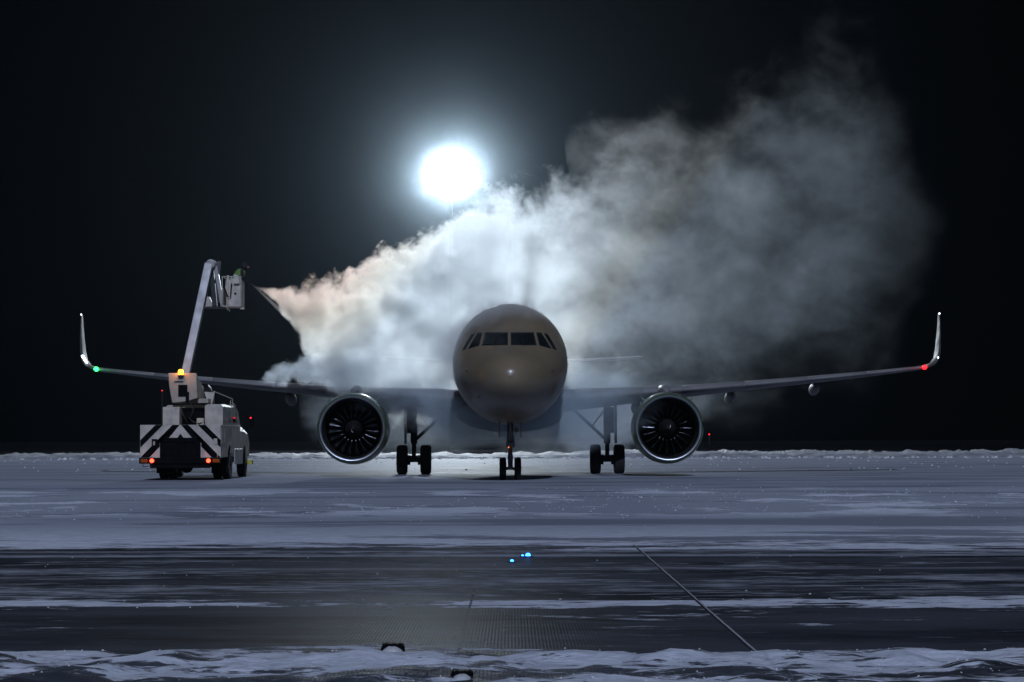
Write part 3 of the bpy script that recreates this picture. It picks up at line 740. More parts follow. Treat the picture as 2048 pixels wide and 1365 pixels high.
TB().poly([(TP(x_, y_, 78.4).x, TP(x_, y_, 78.4).z) for x_, y_ in ((700, 432), (840, 400), (930, 400), (930, 447), (560, 447))], 78.3, .9).build("turret_base", M['turr'], bevel=.01)
a = tz(940, 390, 79.0)
TB().add([tz(885, 330, 79), tz(995, 335, 79), tz(965, 460, 79), tz(925, 460, 79), tz(900, 330, 79.4), tz(985, 335, 79.4), tz(965, 460, 79.4), tz(925, 460, 79.4)], [(0, 1, 2, 3), (4, 5, 6, 7), (0, 1, 5, 4), (1, 2, 6, 5), (2, 3, 7, 6), (3, 0, 4, 7)]).build("funnel", M['tw'])
TB().tube([tz(720, 600, 77.85), tz(760, 640, 77.7), tz(830, 665, 77.6), tz(900, 640, 77.65), tz(960, 655, 77.6)], .03, 8).tube([tz(640, 470, 77.9), tz(655, 560, 77.8), tz(700, 640, 77.7)], .025, 8).tube([tz(735, 440, 77.9), tz(770, 520, 77.8), tz(740, 600, 77.75)], .022, 8).build("hydraulic_hose", M['rubber'])
lad = TB(); lx = XL + .12
lad.tube([(lx, TY - .03, .45), (lx, TY - .03, .8)], .012, 6).tube([(lx + .3, TY - .03, .45), (lx + .3, TY - .03, .8)], .012, 6)
for z_ in (.47, .62): lad.tube([(lx, TY - .03, z_), (lx + .3, TY - .03, z_)], .012, 6)
lad.build("rear_step", M['dsteel'])
# beacon
p = tz(640, 120, 77.98)
TB().lathe([(.0, -.16), (.09, -.16), (.1, -.10), (.0, -.10)], (p.x, 77.93, p.z), 'Z', 16).build("beacon_base", M['dsteel'])
bo = TB().lathe([(.09, -.098), (.095, .0), (.08, .06), (.04, .085), (0, .09)], (p.x, 77.93, p.z), 'Z', 20).build("beacon", M['amber'])
ld = bpy.data.lights.new("beacon_lamp", 'POINT'); ld.energy = 9; ld.color = (1, .4, .05); ld.shadow_soft_size = .06
lo = bpy.data.objects.new("beacon_lamp", ld); COL.objects.link(lo); lo.parent = bo; lo.location = Vector((p.x - .02, 77.72, p.z + .12)) - TO
# boom
def bz(zx, zy, Y): return W(240 + zx / 2.73, 480 + zy / 2.73, Y)
boom = TB(); A = bz(357, 735, 78.9); B_ = bz(487, 130, 80.0)
boom.beam(A, B_, .29, .32)
boo = boom.build("boom", M['boomp'], bevel=.02)
TB().beam(bz(378, 700, 79.2), bz(438, 440, 79.7), .07, .07).tube([bz(395, 700, 79.3), bz(432, 460, 79.7), bz(470, 300, 79.9)], .03, 8).tube([bz(410, 650, 79.3), bz(415, 560, 79.5), bz(436, 450, 79.7)], .02, 6).build("hydraulic_ram", M['dsteel'], boo)
TB().bb(bz(436, 0, 79.6).x, bz(447, 0, 79.6).x, 79.5, 79.6, bz(0, 455, 79.6).z, bz(0, 447, 79.6).z).build("hose_clamp", M['tw'], boo)
# elbow head
kn = TB(); E = bz(498, 128, 80.0)
kn.lathe([(0, -.2), (.16, -.2), (.17, .22), (0, .22)], (E.x, 80.05, E.z), 'Y', 20).beam(bz(508, 118, 80.1), bz(525, 128, 80.3), .12, .3)
kn.build("boom_head", M['boomp'], bevel=.01)
jb = TB()
jb.beam(bz(520, 128, 80.25), bz(563, 365, 79.4), .13, .18).build("lower_jib", M['boomp'], bevel=.01)
TB().beam(bz(540, 115, 80.3), bz(530, 230, 80.2), .14, .2).beam(bz(502, 170, 80.3), bz(520, 365, 79.5), .16, .2).beam(bz(528, 180, 80.2), bz(545, 350, 79.6), .10, .2).beam(bz(470, 368, 79.4), bz(580, 366, 79.3), .06, .5).beam(bz(530,200,80), bz(560,300,79.6), .06,.1).build("jib_linkage", M['dsteel'], bevel=.01)
TB().poly([(bz(x_, y_, 79.5).x, bz(x_, y_, 79.5).z) for x_, y_ in ((476, 305), (488, 308), (505, 345), (503, 362), (466, 362))], 79.5, .25).build("counter_bracket", M['tw'], bevel=.01)
# basket
BF, BB_ = 78.55, 79.5
bx0, bx1 = bz(560, 0, BF).x, bz(660, 0, BF).x; bzt, bzb = bz(0, 195, BF).z, bz(0, 362, BF).z
bk_ = TB(); th = .03
bk_.bb(bz(582, 0, BF).x, bx1, BF, BF + th, bzb, bzt - .12); bk_.bb(bx1 + .002, bx1 + .03, BF, BB_, bzb, bzt - .1)
bk_.bb(bx0, bx1, BB_, BB_ + th, bzb, bzt - .25); bk_.bb(bx0, bx0 + th, BF + .04, BB_ - .01, bzb, bzt - .4)
bk_.bb(bx0 + .03, bx1, BF + th, BB_, bzb, bzb + .04)
bko = bk_.build("basket", M['tw'], bevel=.012); bko['label'] = 'white open work basket at the end of the boom'
rl = TB()
zr = bzt - .02
rl.tube([(bx0, BF, zr), (bx1, BF, zr), (bx1, BB_, zr), (bx0, BB_, zr), (bx0, BF, zr)], .022, 8)
for x in (bx0, (bx0 + bx1) / 2 + .0, bx1):
    for y in (BF, BB_): rl.tube([(x, y, bzb if x == bx0 else bzt - .3), (x, y, zr)], .018, 6)
rl.build("rail", M['tw'], bko)
TB().tube([bz(590, 190, BF - .05), bz(588, 380, BF - .05)], .028, 8).build("post", M['tw'], bko)
TB().tube([bz(565, 215, BF - .1), bz(572, 260, BF - .1), bz(588, 306, BF - .1), bz(604, 306, BF - .1), bz(609, 240, BF - .1), bz(612, 235, BF - .1)], .022, 8).build("hose", M['tb'], bko)
a, b_ = bz(622, 195, BF - .12), bz(652, 236, BF - .12); TB().bb(a.x, b_.x, BF - .12, BF - .005, b_.z, a.z).build("control_box", M['tw'], bko, bevel=.01)
p = bz(630, 291, BF - .004); TB().lathe([(0, -.004), (.04, -.004), (.04, .003), (0, .003)], p, 'Y', 18).build("hole_dark", M['tb'], bko)  # black disc paints the dark inside of an open hole
TB().bb(bz(655, 0, BF).x, bz(676, 0, BF).x, BF + .1, BF + .4, bz(0, 374, BF).z, bz(0, 364, BF).z).build("toe_plate", M['rimw'], bko)
p = bz(598, 383, BF); TB().lathe([(0, -.03), (.03, 0), (0, .03)], p, 'Y', 8).build("drip_valve", M['reflect'], bko)

# ------------------------------------------------------------------ operator in the basket
def q3(px, py, Y): return W(px, py, Y)
per = bpy.data.meshes.new("person")
J = {}; V = []; E_ = []; R_ = []
def jt(n_, p, r, par=None):
    J[n_] = len(V); V.append(Vector(p)); R_.append(r)
    if par: E_.append((J[par], J[n_]))
py_ = 79.02
jt('pelvis', q3(471, 567, py_), .125)
jt('belly', q3(474, 558, py_), .13, 'pelvis'); jt('chest', q3(480, 547, py_), .145, 'belly'); jt('neck0', q3(484.5, 539.5, py_), .085, 'chest'); jt('neck', q3(486.3, 536.5, py_), .055, 'neck0')
jt('head', q3(489, 532.5, py_), .095, 'neck'); jt('crown', q3(490, 528, py_), .085, 'head')
for sd, nm in ((-1, 'l'), (1, 'r')):
    jt(nm + 'sh', q3(483.5, 542, py_ + sd * .19), .07, 'neck0')
    jt(nm + 'el', q3(486.5 + sd, 557, py_ + sd * .22), .048, nm + 'sh')
    jt(nm + 'wr', q3(496 + sd * 1.5, 565.5 + sd, py_ + sd * .06), .033, nm + 'el')
    hand = q3(499.5 + sd * 1.8, 567 + sd * .9, py_ + sd * .035)
    jt(nm + 'pa', hand, .036, nm + 'wr')
    fw = (hand - V[J[nm + 'wr']]).normalized()
    side = Vector((0, 1, 0)); dn = fw.cross(side).normalized()
    if dn.z > 0: dn = -dn
    for fi in range(4):
        k = (fi - 1.5) * .02; Lf = (.034, .038, .036, .028)[fi]
        jt(f'{nm}f{fi}a', hand + fw * .035 + dn * k + side * -sd * .005, .0095, nm + 'pa')
        jt(f'{nm}f{fi}b', hand + fw * (.035 + Lf * .6) + dn * k + side * -sd * .035, .009, f'{nm}f{fi}a')
        jt(f'{nm}f{fi}c', hand + fw * (.035 + Lf * .2) + dn * k + side * -sd * .06, .008, f'{nm}f{fi}b')
    jt(nm + 'ta', hand + side * -sd * .03 - dn * .03, .011, nm + 'pa'); jt(nm + 'tb', hand + side * -sd * .05 - dn * .035 + fw * .03, .010, nm + 'ta')
    jt(nm + 'hip', V[J['pelvis']] + Vector((0, sd * .1, -.06)), .10, 'pelvis')
    jt(nm + 'kn', q3(477, 590, py_ + sd * .12), .07, nm + 'hip'); jt(nm + 'an', q3(472, 610, py_ + sd * .13), .05, nm + 'kn')
    jt(nm + 'to', q3(472, 612, py_ + sd * .13) + Vector((.2, 0, -.01)), .04, nm + 'an')
PO = Vector((V[0].x, py_, bzb + .04))
per.from_pydata([tuple(p - PO) for p in V], E_, []); per.materials.append(M['cloth'])
po = bpy.data.objects.new("person", per); COL.objects.link(po); po.location = PO
tag(po, 'worker in dark clothes and green hi-vis vest leaning from the basket aiming the spray', 'person')
sk_ = po.modifiers.new("skin", 'SKIN'); sk_.use_smooth_shade = True
for i, r_ in enumerate(R_): per.skin_vertices[0].data[i].radius = (r_, r_)
per.skin_vertices[0].data[0].use_root = True
po.modifiers.new("ss", 'SUBSURF').levels = 1; po.modifiers["ss"].render_levels = 1
class PB(MB):
    def build(s, name, mats, **k):
        s.v = [tuple(Vector(p) - PO) for p in s.v]; return MB.build(s, name, mats, po, **k)
# vest: shell round the torso
rings = []
ax_pts = [V[J['pelvis']] + Vector((-.01, 0, .03)), V[J['belly']], V[J['chest']], V[J['neck0']] + Vector((-.015, 0, -.02)), V[J['neck0']] + Vector((0, 0, .035))]
for i, (p, a_, b2) in enumerate(zip(ax_pts, (.165, .165, .185, .15, .07), (.2, .2, .235, .2, .09))):
    d_ = (ax_pts[min(i+1, 4)] - ax_pts[max(0, i-1)]).normalized(); s1 = Vector((0, 1, 0)); s2 = d_.cross(s1).normalized()
    rings.append([p + s1 * b2 * cos(t_) + s2 * a_ * sin(t_) for t_ in [2*pi*k/24 for k in range(24)]])
vo = PB().loft(rings, False).build("safety_vest", M['vest'])
tp = PB()
for f_ in (.5, 1.25):
    i = int(f_); u = f_ - i
    def rg(u2, i=i, e=1.03):
        return [lerp(a, b2, u2) + (lerp(a, b2, u2) - lerp(ax_pts[i], ax_pts[i+1], u2)) * (e - 1) for a, b2 in zip(rings[i], rings[i+1])]
    tp.loft([rg(u), rg(min(1, u + .35))], False)
tp.build("reflective_tape", M['reflect'])
# hood / helmet with ear defenders and goggles
hc = V[J['head']] + Vector((.01, 0, .02))
PB().lathe([(.0, .15), (.06, .143), (.105, .10), (.122, .03), (.12, -.04), (.10, -.1), (.07, -.13)], hc, 'Z', 20).build("hood", M['cloth'])
PB().tube([hc + Vector((.085, -.05, -.03)), hc + Vector((.118, 0, -.035)), hc + Vector((.085, .05, -.03))], [.045, .05, .045], 10).build("face", M['skin'])
PB().tube([hc + Vector((.10, -.06, .005)), hc + Vector((.14, -.02, .005)), hc + Vector((.14, .02, .005)), hc + Vector((.10, .06, .005))], .022, 8).build("goggles", M['glass'])
for sd in (-1, 1): PB().lathe([(0, -.02), (.04, -.02), (.045, .01), (0, .02)], hc + Vector((0, sd * .12, -.02)), 'Y', 14).build("ear_defender", M['dsteel'])

# spray gun in the worker's hands
ga, gb = q3(497, 564.5, 79.02), q3(508.5, 571.5, 79.02)
gd = (gb - ga).normalized()
gun = MB().tube([ga - gd * .12, ga, gb - gd*.05, gb], [.022, .022, .018, .026], 10).tube([ga + gd * .03, ga + gd * .03 + Vector((-.02, 0, -.12))], .016, 8)
gun.tube([ga - gd * .1, ga - gd * .2 + Vector((-.05, 0, -.15)), ga - gd * .1 + Vector((-.15, .05, -.45))], .016, 8)
gun.v = [tuple(Vector(p) - ga) for p in gun.v]
go = gun.build("spray_gun", M['dsteel']); go.location = ga
tag(go, 'short dark spray gun held over the basket rim by the worker', 'spray gun')

# ------------------------------------------------------------------ floodlight mast behind the bank
MY = 262.0; mc = W(903, 352, MY)
mast = empty("floodlight_mast", (mc.x, MY, 0))
tag(mast, 'tall dark mast with blazing white cluster of floodlights behind the airliner', 'light mast')
MB().tube([(0, 0, -.1), (0, 0, 18), (0, 0, mc.z + 2.4)], [.35, .26, .15], 14).build("pole", M['mast'], mast)
fr_ = MB()
for dz in (-1.7, 0, 1.7): fr_.beam((-2.9, -.2, mc.z + dz), (3.0, -.2, mc.z + dz), .14, .14)
fr_.beam((-2.6, -.2, mc.z - 1.8), (-2.6, -.2, mc.z + 1.8), .12, .12).beam((2.7, -.2, mc.z - 1.8), (2.7, -.2, mc.z + 1.8), .12, .12)
fr_.build("crossbar", M['mast'], mast)
for dz, xs_ in ((1.5, (-1.2, -.2, .8, 1.8)), (.5, (-2.1, -1.1, -.1, .9, 1.9, 2.8)), (-.5, (-1.9, -.9, .1, 1.1, 2.1)), (-1.5, (-1.2, -.2, .8))):
    for x in xs_:
        hs = MB().box((x, -.5, mc.z + dz), (.97, .3, .97)).build("floodlight", M['mast'], mast, bevel=.04)
        MB().lathe([(.0, -.02), (.47, -.016), (.49, .0), (.0, .004)], (x, -.68, mc.z + dz), 'Y', 20).build("lamp_glass", M['white_em'], hs)
ld = bpy.data.lights.new("flood_lamp", 'AREA'); ld.shape = 'ELLIPSE'; ld.size = 5.6; ld.size_y = 4.4
ld.energy = 115000; ld.color = (.80, .91, 1.0)
lo = bpy.data.objects.new("flood_lamp", ld); COL.objects.link(lo); lo.parent = mast; lo.location = (0.05, -.9, mc.z)
lo.rotation_euler = Vector((0, -1, -.13)).to_track_quat('-Z', 'Y').to_euler()

# ------------------------------------------------------------------ small lights and fixtures on the ground
def inset(px, py, r_, col, lab):
    Y = H * F / (py - 876); p = Vector(((px - 1024) / F * Y, Y, 0))
    e = empty("inset_light", p); tag(e, lab, 'pavement light', 'blue lights set in the pavement')
    MB().lathe([(r_ * 2.2, 0), (r_ * 2.1, .010), (r_ * 1.1, .016), (0, .016)], (0, 0, 0), 'Z', 24).build("housing", M['dsteel'], e)
    MB().lathe([(r_, .0161), (r_ * .9, .016 + r_ * .6), (r_ * .5, .016 + r_), (0, .016 + r_ * 1.1)], (0, 0, 0), 'Z', 18).build("lens", col, e)
    l_ = bpy.data.lights.new("blue_lamp", 'POINT'); l_.energy = .9 * (r_ / .04) ** 2; l_.color = (.05, .3, 1); l_.shadow_soft_size = .02
    q_ = bpy.data.objects.new("blue_lamp", l_); COL.objects.link(q_); q_.parent = e; q_.location = (0, -.05, .12)
inset(1055, 1114, .032, M['blue'], 'brightest blue light in the dark pavement in front of the nose wheel')
inset(1044, 1114, .015, M['blue'], 'smallest blue light, just left of the brightest one in the pavement')
inset(1023, 1125, .021, M['blue'], 'lone blue light lower and nearer the camera than the other two')
def fixture(px, py, wd, lab):
    Y = H * F / (py - 876); p = Vector(((px - 1024) / F * Y, Y, .0))
    e = empty("light_housing", p); tag(e, lab, 'light housing', 'snow covered housings in the near snow')
    n_ = 14; pf = []
    for t_ in range(n_ + 1):
        a = pi * t_ / n_; pf.append((-wd / 2 * cos(a) * (1 + .04 * sin(t_ * 3.1)), .052 * min(1, sin(a) * 1.6) + .005 * sin(t_ * 2.7)))
    MB().poly([(x_, max(-.01, z_)) for x_, z_ in pf], -.03, .11).build("cover", M['tb'], e, bevel=.004)
    sm = MB(); rr = []
    for q_ in range(7):
        y_ = -.16 + .14 * q_ / 6; k_ = sin(pi / 2 * min(1, (q_ + .3) / 5))
        rr.append([Vector(((u_ - .5) * wd * .98, y_, -.012 + k_ * (.050 * sin(pi * u_) ** .6 + .010 * noise.noise(Vector((u_ * 7, q_ * .8, px)))))) for u_ in [i_ / 12 for i_ in range(13)]])
    sm.add([p for r_ in rr for p in r_], [(a_*13+b_, a_*13+b_+1, (a_+1)*13+b_+1, (a_+1)*13+b_) for a_ in range(6) for b_ in range(12)], 0, True)
    o = sm.build("snow_cap", M['snow'], e)
fixture(923, 1356, .14, 'dark arched housing filled with snow at the bottom edge of the picture')
fixture(785, 1300, .16, 'dark low housing at the edge of the near snow strip, left of centre')

for px, py, D_, lab in ((324, 780, 420, 'tiny red beacon on a far pole left of the truck boom'), (1418, 870, 380, 'tiny red beacon low on the horizon right of the engine')):
    p = W(px, py, D_); e = empty("obstruction_light", (p.x, D_, 0)); tag(e, lab, 'beacon', 'far red obstruction beacons')
    MB().tube([(0, 0, -.2), (0, 0, p.z - .2)], .06, 8).build("pole", M['mast'], e)
    MB().lathe([(0, -.11), (.09, -.08), (.11, 0), (.09, .08), (0, .11)], (0, 0, p.z), 'Z', 12).build("lamp", M['redfar'], e)

# ------------------------------------------------------------------ steam
def steam(name, label, tab, noise_scale, dens_mul, tint=None, gain=1.0, step=.35, seed=0.0, aniso=.6, det=5, col=(.86, .92, 1.0), fine=0):
    """tab rows: px, py_top, py_bottom, distance, half depth, edge softness, density, billow height"""
    rows = []
    for r in tab:
        t_ = W(r[0], r[1], r[3]); b2 = W(r[0], r[2], r[3])
        rows.append((t_.x, (t_.z + b2.z) / 2, max(.06, (t_.z - b2.z) / 2), r[3], r[4], r[5], r[6], r[7]))
    x0, x1 = rows[0][0], rows[-1][0]
    m = bpy.data.materials.new(name + "_vapour"); m.use_nodes = True
    t = m.node_tree; N = t.nodes; L = t.links; N.remove(N["Principled BSDF"])
    out = N["Material Output"]; pv = N.new("ShaderNodeVolumePrincipled"); L.new(pv.outputs[0], out.inputs["Volume"])
    pv.inputs["Anisotropy"].default_value = aniso
    geo = N.new("ShaderNodeNewGeometry"); sp = N.new("ShaderNodeSeparateXYZ"); L.new(geo.outputs["Position"], sp.inputs[0])
    def mth(op, a, b=None, c=None, clamp=False):
        n_ = N.new("ShaderNodeMath"); n_.operation = op; n_.use_clamp = clamp
        for i, v in enumerate((a, b, c)):
            if v is None: continue
            if isinstance(v, (int, float)): n_.inputs[i].default_value = v
            else: L.new(v, n_.inputs[i])
        return n_.outputs[0]
    u = mth('DIVIDE', mth('SUBTRACT', sp.outputs[0], x0), x1 - x0, clamp=True)
    def curve(ci):
        lo_ = min(r[ci] for r in rows); hi_ = max(r[ci] for r in rows)
        if hi_ - lo_ < 1e-5: hi_ = lo_ + 1e-3
        n_ = N.new("ShaderNodeFloatCurve"); cv = n_.mapping.curves[0]
        pts = [((r[0] - x0) / (x1 - x0), (r[ci] - lo_) / (hi_ - lo_)) for r in rows]
        cv.points[0].location = pts[0]; cv.points[1].location = pts[-1]
        for p_ in pts[1:-1]: cv.points.new(*p_)
        n_.mapping.update(); L.new(u, n_.inputs["Value"])
        return mth('MULTIPLY_ADD', n_.outputs[0], hi_ - lo_, lo_)
    zc, hz, yc, hy, soft, rho, amp = (curve(i) for i in range(1, 8))
    a_ = mth('DIVIDE', mth('SUBTRACT', sp.outputs[2], zc), hz); b_ = mth('DIVIDE', mth('SUBTRACT', sp.outputs[1], yc), hy)
    a2 = mth('MULTIPLY', a_, a_); b2 = mth('MULTIPLY', b_, b_)
    qq = mth('SQRT', mth('ADD', a2, b2))
    d = mth('MULTIPLY', mth('SUBTRACT', 1.0, qq), mth('MINIMUM', hz, hy))
    mp = N.new("ShaderNodeMapping"); mp.inputs["Location"].default_value = (seed, seed * .7, -seed); mp.inputs["Rotation"].default_value = (0, radians(28), 0)
    mp.inputs["Scale"].default_value = (.8, 1, 1.1)
    L.new(geo.outputs["Position"], mp.inputs[0])
    nz = N.new("ShaderNodeTexNoise"); nz.inputs["Scale"].default_value = noise_scale; nz.inputs["Detail"].default_value = det
    nz.inputs["Roughness"].default_value = .64; nz.inputs["Distortion"].default_value = .5; L.new(mp.outputs[0], nz.inputs["Vector"])
    nv = mth('SUBTRACT', nz.outputs[0], .5)
    if fine:
        nz2 = N.new("ShaderNodeTexNoise"); nz2.inputs["Scale"].default_value = fine; nz2.inputs["Detail"].default_value = 4
        nz2.inputs["Roughness"].default_value = .6; nz2.inputs["Distortion"].default_value = .6; L.new(geo.outputs["Position"], nz2.inputs["Vector"])
        fn_ = mth('MULTIPLY', mth('SUBTRACT', nz2.outputs[0], .5), mth('MULTIPLY_ADD', u, -.55, .75))
        nv = mth('ADD', nv, fn_)
    dd = mth('ADD', d, mth('MULTIPLY', mth('MULTIPLY', nv, 5.0), amp))
    ms = N.new("ShaderNodeMapRange"); ms.interpolation_type = 'SMOOTHSTEP'; L.new(dd, ms.inputs[0]); ms.inputs[1].default_value = 0; L.new(soft, ms.inputs[2])
    # inner contrast
    ct = N.new("ShaderNodeMapRange"); L.new(mth('ADD', nv, .5), ct.inputs[0]); ct.inputs[1].default_value = .38; ct.inputs[2].default_value = .62
    ct.inputs[3].default_value = 1 - gain * .85; ct.inputs[4].default_value = 1 + gain * .8
    den = mth('MULTIPLY', mth('MULTIPLY', mth('MULTIPLY', ms.outputs[0], rho), ct.outputs[0]), dens_mul)
    L.new(den, pv.inputs["Density"])
    if tint:
        rp = N.new("ShaderNodeValToRGB"); cr = rp.color_ramp
        us = [((W(px, 600, 85).x - x0) / (x1 - x0), c_) for px, c_ in tint]
        cr.elements[0].position = max(0, us[0][0]); cr.elements[0].color = (*us[0][1], 1)
        cr.elements[1].position = min(1, us[-1][0]); cr.elements[1].color = (*us[-1][1], 1)
        for p_, c_ in us[1:-1]: e = cr.elements.new(p_); e.color = (*c_, 1)
        sh = mth('MULTIPLY_ADD', nv, .12, u)
        sh = mth('MULTIPLY_ADD', mth('SUBTRACT', zc, sp.outputs[2]), .036, sh)
        L.new(sh, rp.inputs[0]); L.new(rp.outputs[0], pv.inputs["Color"])
    else: pv.inputs["Color"].default_value = (*col, 1)
    # hull
    hb = MB(); rings = []
    xx = []
    for i in range(len(rows) - 1):
        k_ = max(2, int((rows[i+1][0] - rows[i][0]) / .5))
        xx += [lerp(rows[i][0], rows[i+1][0], j / k_) for j in range(k_)]
    xx.append(x1)
    for x in xx:
        v = [interp(rows, x, c_) for c_ in range(1, 8)]
        mg = v[6] * .9 + .02
        sc = 1 + mg / min(v[1], v[3])
        ring_ = []
        for k_ in range(28):
            a = 2 * pi * k_ / 28
            ring_.append(Vector((x, v[2] + v[3] * sc * cos(a), max(.02, v[0] + v[1] * sc * sin(a)))))
        rings.append(ring_)
    hb.loft(rings, True)
    o = hb.build(name, m); tag(o, label, 'steam', kind='stuff')
    try: m.cycles.volume_step_rate = step
    except Exception: pass
    return o

warm = [(508, (.99, .84, .84)), (575, (1, .75, .62)), (615, (1, .82, .72)), (655, (.99, .92, .82)), (700, (.975, .96, .92)), (750, (.93, .965, 1)), (1120, (.94, .975, 1)), (1240, (.97, .965, .93)), (1320, (.84, .91, 1)), (1880, (.80, .89, 1))]
#        px   top  bot   D    hy   soft  rho  amp
main_t = [(512, 572, 575, 79.1, .12, .10, 2.4, .02), (540, 575, 594, 79.8, .35, .12, 2.6, .07), (575, 582, 626, 80.8, .9, .18, 2.0, .4), (610, 576, 690, 81.8, 1.5, .22, 1.9, .62),
          (650, 570, 742, 82.8, 2.2, .25, 1.5, .95), (700, 556, 800, 83.8, 2.8, .32, 1.6, .95), (780, 522, 830, 85, 3.4, .4, 1.45, 1.0), (860, 482, 838, 86, 4, .5, 1.2, 1.1), (930, 430, 840, 86.5, 4.3, .6, .95, 1.15),
          (1000, 402, 845, 87, 4.6, .7, .7, 1.2), (1100, 392, 850, 87.5, 5, .9, .26, 1.4), (1180, 350, 840, 88, 5.2, 1.3, .095, 1.7), (1260, 300, 825, 88.5, 5.6, 1.7, .052, 2.0), (1400, 240, 810, 89, 6, 2.4, .030, 2.2),
          (1520, 180, 790, 90, 6, 2.8, .026, 2.3), (1640, 90, 765, 90, 6, 3.2, .025, 2.3), (1720, 105, 740, 90, 5.5, 3.2, .024, 2.3), (1790, 210, 700, 90, 4.5, 3, .015, 2.0), (1850, 340, 560, 90, 3, 2.5, .009, 1.4), (1890, 420, 480, 90, 1.2, 2, .006, .5)]
steam("steam_cloud", 'huge white to grey steam cloud billowing from the spray up to the upper right', main_t, .46, .34, warm, 1.0, .3, 4.3, .75, fine=1.5)
wisp_t = [(1130, 262, 300, 89, .5, .6, .02, .4), (1170, 242, 400, 89, 1.4, .9, .03, .8), (1220, 225, 430, 89, 1.9, 1.1, .025, 1.0), (1290, 215, 420, 89.5, 2.0, 1.2, .018, 1.1), (1380, 225, 380, 90, 1.6, 1.4, .018, 1.0), (1450, 250, 330, 90, .8, 1.2, .008, .6)]
steam("steam_curl", 'faint brownish curl of steam standing above the main cloud right of the floodlight', wisp_t, .62, 1.0, None, 1.0, .5, 14.9, .7, 5, (.97, .95, .95))
low_t = [(516, 758, 765, 83.5, .2, .15, .6, .05), (545, 738, 768, 84, .6, .25, .9, .3), (590, 722, 770, 84.5, 1.0, .3, 1.0, .5), (640, 695, 778, 85, 1.5, .4, .9, .7), (700, 700, 800, 85.5, 1.7, .5, .6, .7), (770, 720, 810, 86, 1.3, .6, .3, .5), (820, 750, 800, 86, .5, .6, .1, .3)]
root_t = [(620, 740, 790, 82.5, .4, .6, .08, .4), (680, 700, 800, 82.2, 1.0, .8, .3, .6), (790, 690, 840, 81.6, 1.5, .9, .34, .6), (880, 740, 880, 80.6, 2.2, .9, .42, .6), (960, 800, 895, 80, 2.4, .9, .42, .6), (1080, 790, 895, 80, 2.4, .9, .40, .6), (1150, 735, 905, 80.6, 2.0, .9, .42, .6), (1220, 735, 905, 81.2, 1.8, 1, .38, .6), (1275, 745, 880, 81.6, 1.2, 1, .22, .5), (1330, 770, 830, 82, .5, .8, .06, .4)]
steam("steam_skirt", 'thin steam wrapped round the belly and wing roots of the airliner', root_t, .5, 1.0, None, .6, .6, 51.7, .0, 3, (.8, .92, 1))
steam("steam_wisp", 'small pale steam puff curling low over the wing beside the truck', low_t, .9, 1.0, None, 1.0, .5, 9.1, .6, 4)
und_t = [(600, 800, 850, 94, 1, 1, .03, .6), (680, 770, 900, 94, 2.5, 1.2, .05, 1.0), (800, 760, 925, 94, 3, 1.5, .07, 1.2), (950, 760, 930, 94, 3.2, 1.5, .06, 1.2), (1100, 750, 930, 94, 3.4, 1.5, .09, 1.3),
         (1200, 740, 930, 94, 3.4, 1.2, .16, 1.3), (1260, 745, 915, 94, 3, 1.2, .13, 1.2), (1340, 750, 870, 94, 2.4, 1.2, .07, 1.2), (1440, 740, 820, 94, 1.6, 1.2, .03, 1.0), (1520, 745, 790, 94, .8, 1, .01, .5)]
steam("steam_mist", 'thin grey mist hanging below the wings behind the landing gear', und_t, .5, 1.5, None, .9, .6, 21.7, .4, 4)

veil_t = [(850, 700, 800, 77, .5, .5, .05, .3), (890, 650, 800, 75.8, 1.3, .6, .45, .5), (925, 615, 770, 75.2, 1.9, .6, .6, .5), (955, 602, 700, 75, 2.0, .6, .5, .4), (1000, 598, 664, 75, 2.0, .5, .5, .3),
          (1060, 602, 662, 75.1, 2.0, .5, .4, .3), (1100, 622, 668, 75.6, 1.5, .5, .2, .3), (1140, 645, 665, 76.5, .5, .5, .02, .2)]
steam("steam_veil", 'thin bright veil of steam over the crown and left cheek of the fuselage', veil_t, .6, 1.0, None, .5, .5, 31.7, -.1, 3, (.97, .99, 1))
# fog ball added to make the soft glow round the floodlights
fm_ = bpy.data.materials.new("glow_fog"); fm_.use_nodes = True
N = fm_.node_tree.nodes; L = fm_.node_tree.links; N.remove(N["Principled BSDF"]); pv = N.new("ShaderNodeVolumePrincipled")
L.new(pv.outputs[0], N["Material Output"].inputs["Volume"]); pv.inputs["Color"].default_value = (.74, .90, 1, 1); pv.inputs["Anisotropy"].default_value = .6
tc = N.new("ShaderNodeTexCoord"); ln = N.new("ShaderNodeVectorMath"); ln.operation = 'LENGTH'; L.new(tc.outputs["Object"], ln.inputs[0])
def mm(op, a, b):
    n_ = N.new("ShaderNodeMath"); n_.operation = op
    for i, v in enumerate((a, b)):
        if isinstance(v, (int, float)): n_.inputs[i].default_value = v
        else: L.new(v, n_.inputs[i])
    return n_.outputs[0]
nd = mm('DIVIDE', ln.outputs["Value"], 2.6)
edge = mm('MAXIMUM', mm('SUBTRACT', 1.0, mm('POWER', mm('DIVIDE', ln.outputs["Value"], 34.0), 2.0)), 0.0)
fall = mm('DIVIDE', edge, mm('ADD', 1.0, mm('POWER', nd, 1.6)))
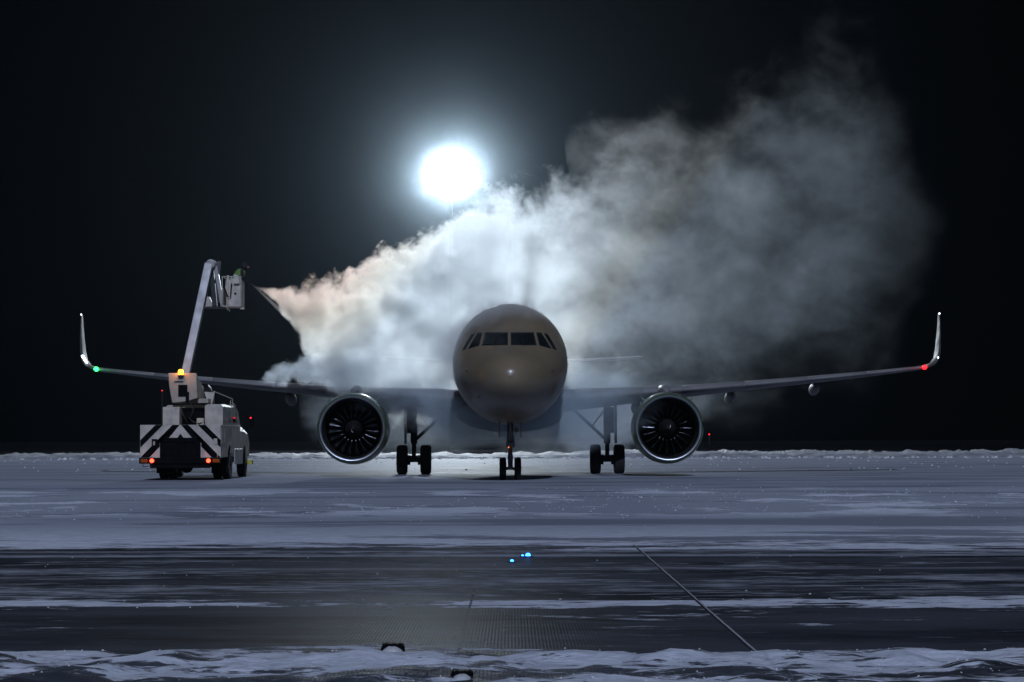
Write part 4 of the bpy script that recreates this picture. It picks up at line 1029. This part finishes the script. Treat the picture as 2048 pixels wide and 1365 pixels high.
fz = N.new("ShaderNodeTexNoise"); fz.inputs["Scale"].default_value = .16; fz.inputs["Detail"].default_value = 4; L.new(tc.outputs["Object"], fz.inputs["Vector"])
L.new(mm('MULTIPLY', mm('MULTIPLY', fall, mm('ADD', fz.outputs[0], .3)), .0044), pv.inputs["Density"])
fm_.cycles.volume_step_rate = .5
sb = MB(); sb.lathe([(34 * sin(pi * i / 16), -34 * cos(pi * i / 16)) for i in range(1, 16)], (0, 0, 0), 'Z', 32, cap=True)
fo = sb.build("glow_fog", fm_); fo.location = (mc.x, MY - 1.5, mc.z)
tag(fo, 'added ball of fog that gives the blazing floodlights their glow', 'fog', kind='stuff')

# the jet of fluid leaving the gun
jm = bpy.data.materials.new("spray_fluid"); jm.use_nodes = True
N = jm.node_tree.nodes; L = jm.node_tree.links; N.remove(N["Principled BSDF"]); pv = N.new("ShaderNodeVolumePrincipled")
L.new(pv.outputs[0], N["Material Output"].inputs["Volume"]); pv.inputs["Color"].default_value = (1, .90, .90, 1); pv.inputs["Density"].default_value = .8; pv.inputs["Anisotropy"].default_value = .72
j0 = gb; j1 = W(612, 668, 80.8)
MBj = MB().tube([j0, lerp(j0, j1, .2), lerp(j0, j1, .5), lerp(j0, j1, 1)], [.02, .045, .08, .12], 14)
tag(MBj.build("spray_jet", jm), 'narrow pinkish jet of de-icing fluid shooting from the spray gun', 'spray', kind='stuff')

# ------------------------------------------------------------------ haze
hm = bpy.data.materials.new("glow_haze"); hm.use_nodes = True  # added volume, lets the floodlight throw a halo into the air
N = hm.node_tree.nodes; L = hm.node_tree.links; N.remove(N["Principled BSDF"]); pv = N.new("ShaderNodeVolumePrincipled")
L.new(pv.outputs[0], N["Material Output"].inputs["Volume"]); pv.inputs["Color"].default_value = (.62, .80, 1, 1)
pv.inputs["Density"].default_value = .000022; pv.inputs["Anisotropy"].default_value = .75
tag(MB().bb(-410, 410, -62, 905, -1.2, 56).build("haze", hm), 'thin haze added over the apron to spread the floodlight glow', 'haze', kind='stuff')
